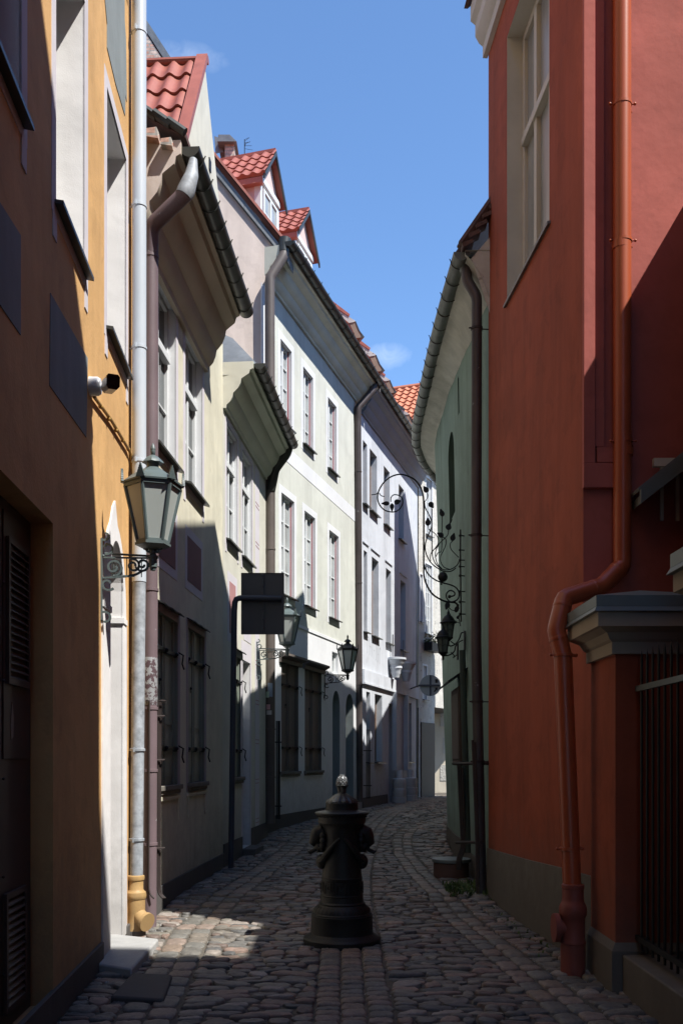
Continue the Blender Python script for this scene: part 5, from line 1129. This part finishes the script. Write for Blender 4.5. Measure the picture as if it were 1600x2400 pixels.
    for s in (1, -1): ribbon(b, [v + Vector((o, 0, 0)) for v in spiral(s * .032, .05, .028, .008, 0 if s > 0 else math.pi, (2.6 * math.pi) * (1 if s > 0 else -1) + (0 if s > 0 else math.pi))], w=.03)
    b.build('socket', metal, t, world=False)
    # arm
    b = MB(); b.tube([(.03, 0, .02), (o * .45, 0, .012), (o - .03, 0, .004)], .0085, 8); b.box(.02, o - .02, -.007, .007, -.018, -.006)
    ribbon(b, [Vector((.01, 0, -.165)) + Vector(((o * .62) * i / 10, 0, .02 * (i / 10))) for i in range(11)])
    ribbon(b, spiral(o * .25, -.085, .065, .018, -.5 * math.pi, 2.2 * math.pi)); ribbon(b, spiral(o * .62, -.07, .05, .015, .6 * math.pi, -2.1 * math.pi))
    ribbon(b, spiral(o * .80, -.062, .052, .012, -.9 * math.pi, 2.0 * math.pi)); ribbon(b, [Vector((o * .55 + o * .25 * i / 8, 0, -.145 + .04 * (i / 8) ** 2)) for i in range(9)])
    for xx in (.25, .5, .78): b.tube([(o * xx, 0, -.01), (o * xx, 0, -.155)], .004, 5)
    for x, z in ((.02, .0), (.02, -.165), (o * .25, -.15), (o * .45, -.15)): b.ball((x, 0, z), .011, 6)
    b.build('bracket_arm', metal, t, world=False)
    b = MB(); b.box(0, .012, -.014, .014, -.48, .13); ribbon(b, spiral(.045, .06, .05, .018, -.6 * math.pi, .9 * math.pi)); ribbon(b, spiral(.05, -.21, .05, .018, -.2 * math.pi, -1.9 * math.pi)); ribbon(b, spiral(.03, .15, .035, .02, -.8 * math.pi, .45 * math.pi)); ribbon(b, spiral(.03, -.46, .045, .03, .7 * math.pi, -.6 * math.pi)); b.build('wall_plate', metal, t, world=False)
    return t
def place(t, fr, d, z):
    p = fr.pt(d, 0, z); t.location = p; t.rotation_euler = (0, 0, math.atan2(fr.n.y, fr.n.x))
l1 = wall_lamp('large grey green wall lantern with milky panes on the orange house', .37, LAMPG, MILK)
l2 = wall_lamp('grey green wall lantern beside the rectangular sign on the low cream house', .49, LAMPG, MILK)
l3 = copy_tree(l2)
place(l1, H1, H1.d(236), P(0, 1303, H1.d(236)).z); place(l2, HB, HB.d(600), P(0, 1524, 15.1).z); place(l3, H3, H3.d(760), P(0, 1583, 19.4).z)
l3['label'] = 'darkest wall lantern above the arched doors of the ivory house'
for c_ in l3.children:
    if c_.name.startswith('glass'): pass
    else: c_.data = c_.data.copy(); c_.data.materials[0] = IRON
for o_ in (l1, l2, l3): o_['group'] = 'wall lanterns of the same pattern'
for o_ in (l1, l2, l3): o_.scale = (1.0, .97, .96)

# ================================================================= WROUGHT IRON SIGN BRACKET
DI = 12.0
def q(x, y, d=DI): return P(860 + x / 4.9, 1080 + y / 4.9, d)
def cat(pts, sub=5):
    P_ = [Vector(p) for p in pts]; out = []
    for i in range(len(P_) - 1):
        p0 = P_[max(0, i - 1)]; p1 = P_[i]; p2 = P_[i + 1]; p3 = P_[min(len(P_) - 1, i + 2)]
        for k in range(sub):
            t = k / sub; out.append(.5 * ((2 * p1) + (p2 - p0) * t + (2 * p0 - 5 * p1 + 4 * p2 - p3) * t * t + (3 * p1 - p0 - 3 * p2 + p3) * t ** 3))
    out.append(P_[-1]); return out
wi = thing('wrought_iron_bracket', 'black wrought iron sign bracket of curling stems and leaves on the green wall', 'sign bracket', q(1075, 1850))
b = MB()
main = [(1050, 1700), (1020, 1635), (960, 1625), (880, 1610), (760, 1540), (690, 1440), (655, 1330), (650, 1200), (650, 700), (648, 450), (620, 320), (560, 230), (480, 180), (380, 155), (280, 180), (200, 240), (140, 330), (120, 420), (140, 500), (200, 565), (290, 588), (360, 565), (405, 500), (405, 440), (370, 400), (310, 390), (275, 420), (272, 470)]
pm = cat([q(*p) for p in main]); nm = len(pm); b.tube(pm, [.0125 - .006 * (i / nm) for i in range(nm)], 8)
b.build('main_stem', IRON, wi)
b = MB()
for pts, r in [([(655, 1190), (680, 1270), (740, 1340), (830, 1390), (940, 1420), (1010, 1450), (1050, 1500), (1055, 1550), (1030, 1600), (960, 1620), (915, 1580), (910, 1530), (940, 1495), (980, 1495), (1005, 1520), (995, 1550), (945, 1560)], .009),
               ([(130, 350), (110, 380), (50, 390)], .006), ([(140, 370), (160, 400), (200, 410)], .006),
               ([(700, 740), (710, 790), (760, 820), (805, 870), (815, 940), (790, 1000), (745, 1040), (725, 1100), (730, 1150)], .0055),
               ([(655, 460), (668, 540), (700, 600), (735, 680), (740, 760), (690, 880), (668, 960), (670, 1040), (700, 1120), (750, 1190), (820, 1240), (880, 1270), (960, 1270), (1020, 1230)], .0075),
               ([(745, 550), (745, 760), (745, 1030), (760, 1130), (800, 1200), (870, 1250), (960, 1245), (1030, 1200), (1055, 1150)], .0065),
               ([(860, 620), (858, 860), (852, 1030), (810, 1060), (785, 1110)], .0055),
               ([(935, 790), (925, 850), (880, 900), (830, 950), (790, 1030), (785, 1110), (810, 1190), (860, 1240)], .006),
               ([(860, 870), (900, 900), (905, 950), (880, 1020), (845, 1090), (845, 1160), (880, 1220), (940, 1245)], .006),
               ([(985, 920), (955, 950), (960, 1010), (1000, 1060), (1050, 1110)], .006),
               ([(675, 350), (695, 390), (690, 430), (660, 470)], .0055),
               ([(920, 1640), (950, 1700), (1000, 1720), (1035, 1700)], .005), ([(930, 1700), (960, 1780), (1010, 1840), (1070, 1870)], .005), ([(1045, 1780), (1060, 1840), (1072, 1900)], .006),
               ([(820, 950), (760, 1030), (725, 1080)], .0055)]:
    b = MB(); b.tube(cat([q(*p) for p in pts], 4), r, 6); b.build('stem', IRON, wi)
def leaf(b, x, y, ang, l, w):
    pts = []
    for i in range(14):
        t = 2 * math.pi * i / 14; u_ = math.cos(t); v_ = math.sin(t); k = (1 - .45 * u_) if u_ > 0 else 1
        pts.append((u_ * l * (1.25 if u_ > .9 else 1), v_ * w * k))
    ca, sa = math.cos(ang), math.sin(ang); P0 = []
    for u_, v_ in pts: P0.append(q(x + u_ * ca - v_ * sa, y - (u_ * sa + v_ * ca)) + Vector((0, -.004, 0)))
    b.prism(P0, (0, .008, 0))
for (x, y, a, l, w) in [(215, 490, math.pi, 42, 26), (285, 530, -math.pi / 2, 42, 26), (345, 472, .3, 36, 32), (675, 330, 2.2, 38, 34), (735, 505, -1.0, 36, 34), (858, 600, 1.9, 42, 30), (698, 705, 1.6, 42, 34), (843, 852, 2.6, 38, 32), (935, 760, 1.2, 36, 36), (985, 880, 1.3, 42, 32), (920, 1665, -1.9, 40, 32), (1030, 1700, 1.2, 46, 26), (1045, 1795, .9, 26, 18), (960, 700, 1.0, 28, 10)]:
    b = MB(); leaf(b, x, y, a, l, w); b.build('leaf', IRON, wi)
b = MB(); b.ball(q(868, 1335), .062, 14); b.ball(q(852, 1415), .014, 6); b.ball(q(945, 1560), .022, 8); b.build('ball', IRON, wi)
b = MB(); b.tube([q(1071, 790), q(1070, 1100), q(1078, 1850)], .010, 8)
for y in (860, 1025, 1140, 1215, 1320, 1500, 1620, 1760): b.ball(q(1066, y), .018, 6); b.tube([q(1066, y), q(1066, y) + Vector((.07, .02, 0))], .008, 5)
b.build('wall_bar', IRON, wi)

# twin lantern
tl = thing('twin_lantern', 'pair of small black lanterns with scrolled arms on the green wall', 'wall lamp', q(1110, 2060))
CLG = glass_mat('lantern_clear_glass', (.10, .12, .11), .1)
for (x, y, dd_) in [(930, 1780, 11.9), (872, 1950, 11.5)]:
    s = 1.0; c = P(860 + x / 4.9, 1080 + (y + 250) / 4.9, dd_); k = dd_ / F / 4.9
    b = MB(); H_ = 8
    rb, rt = 50 * k, 78 * k; zb, zt = 0, 165 * k
    for i in range(6):
        w = .3 + i * math.pi / 3; b.tube([c + Vector((rb * math.cos(w), rb * math.sin(w), zb)), c + Vector((rt * math.cos(w), rt * math.sin(w), zt))], .005, 5)
        a0, a1 = w, w + math.pi / 3
        for zz0 in (.35, .75):
            r_ = rb + (rt - rb) * zz0; b.tube([c + Vector((r_ * math.cos(a0 + (a1 - a0) * j / 4), r_ * math.sin(a0 + (a1 - a0) * j / 4), zt * zz0 + (.02 if j in (1, 3) else (.035 if j == 2 else 0)))) for j in range(5)], .0025, 4)
    b.lathe([(rb * .2, -75 * k), (rb * .3, -68 * k), (rb * .25, -50 * k), (rb * .7, -28 * k), (rb * 1.15, -8 * k), (rb * 1.15, 0)], 12, c); b.lathe([(.001, -92 * k), (rb * .28, -84 * k), (rb * .2, -72 * k)], 8, c)
    L_ = b.build('lantern_frame', IRON, tl)
    b = MB(); b.lathe([(rt * 1.22, zt - .003), (rt * 1.25, zt + 6 * k), (rt * 1.0, zt + 20 * k), (rt * .9, zt + 45 * k), (rt * .62, zt + 75 * k), (rt * .25, zt + 95 * k), (rt * .18, zt + 105 * k), (rt * .2, zt + 120 * k), (rt * .08, zt + 135 * k), (.001, zt + 165 * k)], 12, c); b.build('lantern_roof', IRON, tl)
    b = MB(); b.lathe([(rb * .93, 0), (rt * .95, zt)], 6, c, rot=.3, caps=False); b.build('lantern_glass', CLG, tl)
b = MB()
b.tube(cat([q(930, 2110), q(960, 2130), q(1020, 2100), q(1060, 2040), q(1080, 1980), q(1110, 1975)], 4), .009, 6); b.build('scroll_arm', IRON, tl); b = MB(); b.tube(cat([q(960, 2075), q(1020, 2110), q(1060, 2080), q(1100, 2060)], 4), .007, 6); b.build('scroll_arm', IRON, tl); b = MB()
b.tube(cat([P(860 + x / 4.9, 1080 + y / 4.9, 11.6) for x, y in [(890, 2240), (950, 2230), (1000, 2190), (1015, 2130), (1040, 2105)]], 4), .009, 6); b.build('scroll_arm', IRON, tl); b = MB(); b.tube(cat([P(860 + x / 4.9, 1080 + y / 4.9, 11.6) for x, y in [(960, 2200), (1000, 2240), (985, 2265), (1030, 2230)]], 4), .007, 6)
b.build('scroll_arm', IRON, tl)
b = MB(); a = q(1105, 1960); c = q(1125, 2185); b.box(a.x, c.x, 11.95, 12.0, c.z, a.z); a = P(860 + 1025 / 4.9, 1080 + 2110 / 4.9, 11.65); c = P(860 + 1045 / 4.9, 1080 + 2290 / 4.9, 11.65); b.box(a.x, c.x, 11.6, 11.65, c.z, a.z); b.build('back_plate', IRON, tl)

# ================================================================= HYDRANT
HX, HYD_D = P(801, 0, 7.8).x, 7.8
hy = thing('hydrant', 'ornate black cast iron street hydrant topped by a pine cone finial', 'hydrant', (HX, HYD_D, 0))
K = 1 / (4.276 * 288.5)
def hz(y): return EYE + (30 - y / 4.276) / 288.5
def prof(l): return [(max(.0005, w * K), hz(y)) for y, w in l]
b = MB(); b.lathe(prof([(2070, 385), (1915, 387), (1905, 380), (1890, 360), (1868, 318), (1862, 312), (1700, 305), (1692, 309), (1684, 309), (1678, 300), (1668, 302), (1658, 290)]), 56, (HX, HYD_D, 0)); b.build('base', HYD, hy)
b = MB(); b.lathe(prof([(1660, 284), (1640, 275), (1600, 250), (1578, 232), (1565, 236), (1558, 226), (1550, 217), (1496, 212), (1490, 216), (1484, 216), (1478, 211), (1325, 203), (1318, 207), (1310, 207), (1304, 200), (1200, 190), (1000, 184), (840, 184), (815, 190), (795, 204), (775, 222), (765, 236), (700, 238), (690, 243), (684, 256)]), 56, (HX, HYD_D, 0)); b.build('shaft', HYD, hy)
b = MB(); b.lathe(prof([(684, 256), (676, 268), (664, 271), (657, 262), (648, 215), (638, 176), (632, 164), (578, 160), (570, 163), (563, 160), (560, 140)]), 56, (HX, HYD_D, 0)); b.build('cap', HYD, hy)
b = MB()
for k in range(34):     # leaf frieze
    w = 2 * math.pi * k / 34
    def rp_(y, wd, dw): return Vector((HX + wd * K * math.cos(w + dw), HYD_D + wd * K * math.sin(w + dw), hz(y)))
    b.add([rp_(1655, 286, -.07), rp_(1655, 286, .07), rp_(1610, 268, .08), rp_(1580, 240, .0), rp_(1610, 268, -.08), rp_(1625, 284, 0)], [(0, 1, 5), (1, 2, 5), (2, 3, 5), (3, 4, 5), (4, 0, 5)])
b.build('leaf_frieze', HYD, hy)
b = MB()
for k in range(40):
    w = 2 * math.pi * k / 40; b.ball((HX + 246 * K * math.cos(w), HYD_D + 246 * K * math.sin(w), hz(700)), .006, 4)
b.build('bead_ring', HYD, hy)
b = MB()     # greek key
def keybox(w0, w1, y0, y1):
    r = 209 * K; r2 = r + .006; pts = []
    for (w, rr) in ((w0, r), (w1, r), (w1, r2), (w0, r2)): pts.append((HX + rr * math.cos(w), HYD_D + rr * math.sin(w)))
    b.hexa([(x, y, hz(y1)) for x, y in pts] + [(x, y, hz(y0)) for x, y in pts])
for k in range(10):
    w = 2 * math.pi * k / 10; s = .05
    keybox(w, w + s, 1350, 1465); keybox(w + s, w + .4, 1350, 1370); keybox(w + .35, w + .4, 1370, 1440); keybox(w + .18, w + .35, 1422, 1440); keybox(w + .18, w + .23, 1390, 1422)
    keybox(w + .45, w + .5, 1350, 1465); keybox(w + .5, w + .6, 1445, 1465)
b.build('key_pattern', HYD, hy)
b = MB()     # leafy dome + calyx
b.lathe(prof([(562, 150), (545, 146), (520, 118), (495, 88), (478, 55), (470, 42)]), 48, (HX, HYD_D, 0), wob=lambda w, j: 1 + .06 * math.cos(14 * w))
for k in range(8):
    w = 2 * math.pi * k / 8 + .2; dv = Vector((math.cos(w), math.sin(w), 0)); sv = Vector((-dv.y, dv.x, 0)); c = Vector((HX, HYD_D, 0))
    A = lambda wd, y, s: c + dv * wd * K + sv * s * K + Vector((0, 0, hz(y)))
    b.add([A(110, 520, -25), A(110, 520, 25), A(140, 545, 38), A(160, 556, 20), A(166, 548, 0), A(160, 556, -20), A(140, 545, -38), A(150, 530, 0)], [(0, 1, 7), (1, 2, 7), (2, 3, 7), (3, 4, 7), (4, 5, 7), (5, 6, 7), (6, 0, 7)])
b.lathe(prof([(470, 40), (455, 38), (430, 40), (405, 48), (398, 56), (390, 62), (384, 56), (380, 40)]), 40, (HX, HYD_D, 0), wob=lambda w, j: 1 + (.1 if j > 2 else .06) * math.cos(8 * w)); b.build('leaf_crown', M('iron_highlight', (.07, .072, .07), rough=.35, metal=.5, bump=.2), hy)
b = MB(); b.lathe(prof([(384, 36), (370, 44), (345, 46), (320, 36), (300, 22), (288, 8), (284, 1)]), 20, (HX, HYD_D, 0))
for j in range(7):
    y = 378 - j * 14; wd = [44, 47, 46, 42, 36, 27, 15][j]; n = [9, 9, 9, 8, 7, 6, 4][j]
    for k in range(n):
        w = 2 * math.pi * (k + .5 * (j % 2)) / n; c = Vector((HX + wd * K * math.cos(w), HYD_D + wd * K * math.sin(w), hz(y))); b.ball(c, .0115 if j < 5 else .008, 5, (1, 1, 1.3))
b.build('pine_cone', HYDT, hy)
def head(side):
    b = MB(); s = side
    ca = lambda x, y, z=0: Vector((HX + s * x * K, HYD_D + z, hz(y)))
    # mane ring, skull, muzzle, lower jaw, ears
    b.tube([ca(170, 860), ca(200, 850), ca(235, 870), ca(262, 915), ca(285, 960), ca(305, 985)], [.03, .062, .066, .052, .038, .026], 12)
    b.tube([ca(190, 1040), ca(215, 1010), ca(240, 1000), ca(262, 1030)], [.03, .06, .045, .02], 10)
    for k in range(12):
        w = 2 * math.pi * k / 12; b.ball(ca(196 + 8 * math.cos(w), 935 - 95 * math.sin(w), .075 * math.cos(w)), .028, 6)
    b.tube([ca(230, 1000), ca(275, 1040), ca(325, 1062)], [.022, .018, .015], 10); b.tube([ca(320, 1056), ca(330, 1066)], [.02, .02], 10)
    b.ball(ca(225, 868, -.045), .02, 6); b.ball(ca(225, 868, .045), .02, 6); b.ball(ca(272, 905, -.035), .01, 5)
    return b.build('spout_head', HYD, hy)
for s in (-1, 1): head(s)
for s in (-1, 1):      # hanging swags
    b = MB(); pts = []
    for i in range(17):
        t = i / 16; w = -math.pi / 2 + s * (1.35 - 1.25 * t); sag = math.sin(math.pi * min(1, t * 1.0)) ; y = 1130 - 220 * t + 70 * sag * (1 - t) ; r = 200 * K + .012
        pts.append(Vector((HX + r * math.cos(w), HYD_D + r * math.sin(w), hz(y))))
    b.tube(pts, [.036 - .026 * i / 16 for i in range(17)], 9)
    for i in range(0, 15):
        for j in range(3): b.ball(pts[i] + Vector((random.uniform(-.02, .02), -.012, random.uniform(-.025, .025))) * (1 - i / 20), .014 * (1 - i / 24), 5)
    w = -math.pi / 2 + s * 1.42; c = Vector((HX + 200 * K * math.cos(w), HYD_D + 200 * K * math.sin(w), hz(1150))); b.ball(c, .052, 8, (1, 1, 1.2))
    b.build('swag', HYD, hy)

# ================================================================= WORLD, SUN, CAMERA
W = bpy.data.worlds.new('World'); SC.world = W; W.use_nodes = True
nt = W.node_tree; N = nt.nodes; L = nt.links; bg = N['Background']
sky = N.new('ShaderNodeTexSky'); sky.sky_type = 'NISHITA'; sky.sun_disc = False
el = math.atan2(-LZ, math.hypot(LX, LY)); az = math.atan2(-LX, -LY)
sky.sun_elevation = el; sky.sun_rotation = az; sky.altitude = 0; sky.air_density = 1.0; sky.dust_density = 0; sky.ozone_density = 3.0
tc = N.new('ShaderNodeTexCoord')
tn = N.new('ShaderNodeMix'); tn.data_type = 'RGBA'; tn.blend_type = 'MULTIPLY'; tn.inputs['Factor'].default_value = 1; L.new(sky.outputs['Color'], tn.inputs[6]); tn.inputs[7].default_value = (.98, 1.15, 1.30, 1); out = tn.outputs[2]
for (px, py, rx, ry, sd, st_) in [(432, 132, .022, .007, 1.0, .16), (905, 836, .016, .008, 4.0, .24)]:
    dv = P(px, py, 1.0) - Vector((0, 0, EYE)); dv.normalize()
    u_ = dv.cross(Vector((0, 0, 1))).normalized(); v_ = u_.cross(dv).normalized()
    dots = []
    for vec, r in ((u_, rx), (v_, ry)):
        dn = N.new('ShaderNodeVectorMath'); dn.operation = 'DOT_PRODUCT'; L.new(tc.outputs['Generated'], dn.inputs[0]); dn.inputs[1].default_value = vec / r
        pw = N.new('ShaderNodeMath'); pw.operation = 'MULTIPLY'; L.new(dn.outputs['Value'], pw.inputs[0]); L.new(dn.outputs['Value'], pw.inputs[1]); dots.append(pw)
    ad = N.new('ShaderNodeMath'); ad.operation = 'ADD'; L.new(dots[0].outputs[0], ad.inputs[0]); L.new(dots[1].outputs[0], ad.inputs[1])
    fwd = N.new('ShaderNodeVectorMath'); fwd.operation = 'DOT_PRODUCT'; L.new(tc.outputs['Generated'], fwd.inputs[0]); fwd.inputs[1].default_value = dv
    gt_ = N.new('ShaderNodeMath'); gt_.operation = 'GREATER_THAN'; L.new(fwd.outputs['Value'], gt_.inputs[0]); gt_.inputs[1].default_value = 0
    mr = N.new('ShaderNodeMapRange'); mr.inputs['From Min'].default_value = 0; mr.inputs['From Max'].default_value = 4.5; mr.inputs['To Min'].default_value = 1; mr.inputs['To Max'].default_value = 0; L.new(ad.outputs[0], mr.inputs['Value'])
    ns = N.new('ShaderNodeTexNoise'); ns.inputs['Scale'].default_value = 40; ns.inputs['Detail'].default_value = 7; ns.inputs['Roughness'].default_value = .6; ns.inputs['Distortion'].default_value = 1.6
    L.new(tc.outputs['Generated'], ns.inputs['Vector'])
    m1 = N.new('ShaderNodeMath'); m1.operation = 'MULTIPLY'; L.new(ns.outputs['Fac'], m1.inputs[0]); L.new(mr.outputs[0], m1.inputs[1])
    mr2 = N.new('ShaderNodeMapRange'); mr2.inputs['From Min'].default_value = .2; mr2.inputs['From Max'].default_value = .66; mr2.inputs['To Min'].default_value = 0; mr2.inputs['To Max'].default_value = st_; L.new(m1.outputs[0], mr2.inputs['Value'])
    m2 = N.new('ShaderNodeMath'); m2.operation = 'MULTIPLY'; L.new(mr2.outputs[0], m2.inputs[0]); L.new(gt_.outputs[0], m2.inputs[1])
    mx = N.new('ShaderNodeMix'); mx.data_type = 'RGBA'; L.new(m2.outputs[0], mx.inputs['Factor']); L.new(out, mx.inputs[6]); mx.inputs[7].default_value = (6.5, 7.2, 8.2, 1); out = mx.outputs[2]
L.new(out, bg.inputs['Color']); bg.inputs['Strength'].default_value = .118
sd = bpy.data.lights.new('Sun', 'SUN'); sd.energy = 5.0; sd.angle = rad(.53); sd.color = (1, .965, .91)
so = bpy.data.objects.new('sun', sd); COL.objects.link(so); so.rotation_euler = Vector((LX, LY, LZ)).to_track_quat('-Z', 'Y').to_euler(); so.location = (10, -5, 20)
cd = bpy.data.cameras.new('Camera'); cd.sensor_fit = 'HORIZONTAL'; cd.sensor_width = 36; cd.lens = 36 * F / 1600; cd.shift_y = (HY - 1200) / 1600; cd.clip_end = 2000
co = bpy.data.objects.new('camera', cd); COL.objects.link(co); co.location = (0, 0, EYE); co.rotation_euler = (rad(90), 0, 0); SC.camera = co
SC.view_settings.view_transform = 'Standard'; SC.view_settings.look = 'None'; SC.view_settings.exposure = .72; SC.view_settings.gamma = 1
SC.cycles.max_bounces = 6; SC.cycles.diffuse_bounces = 3
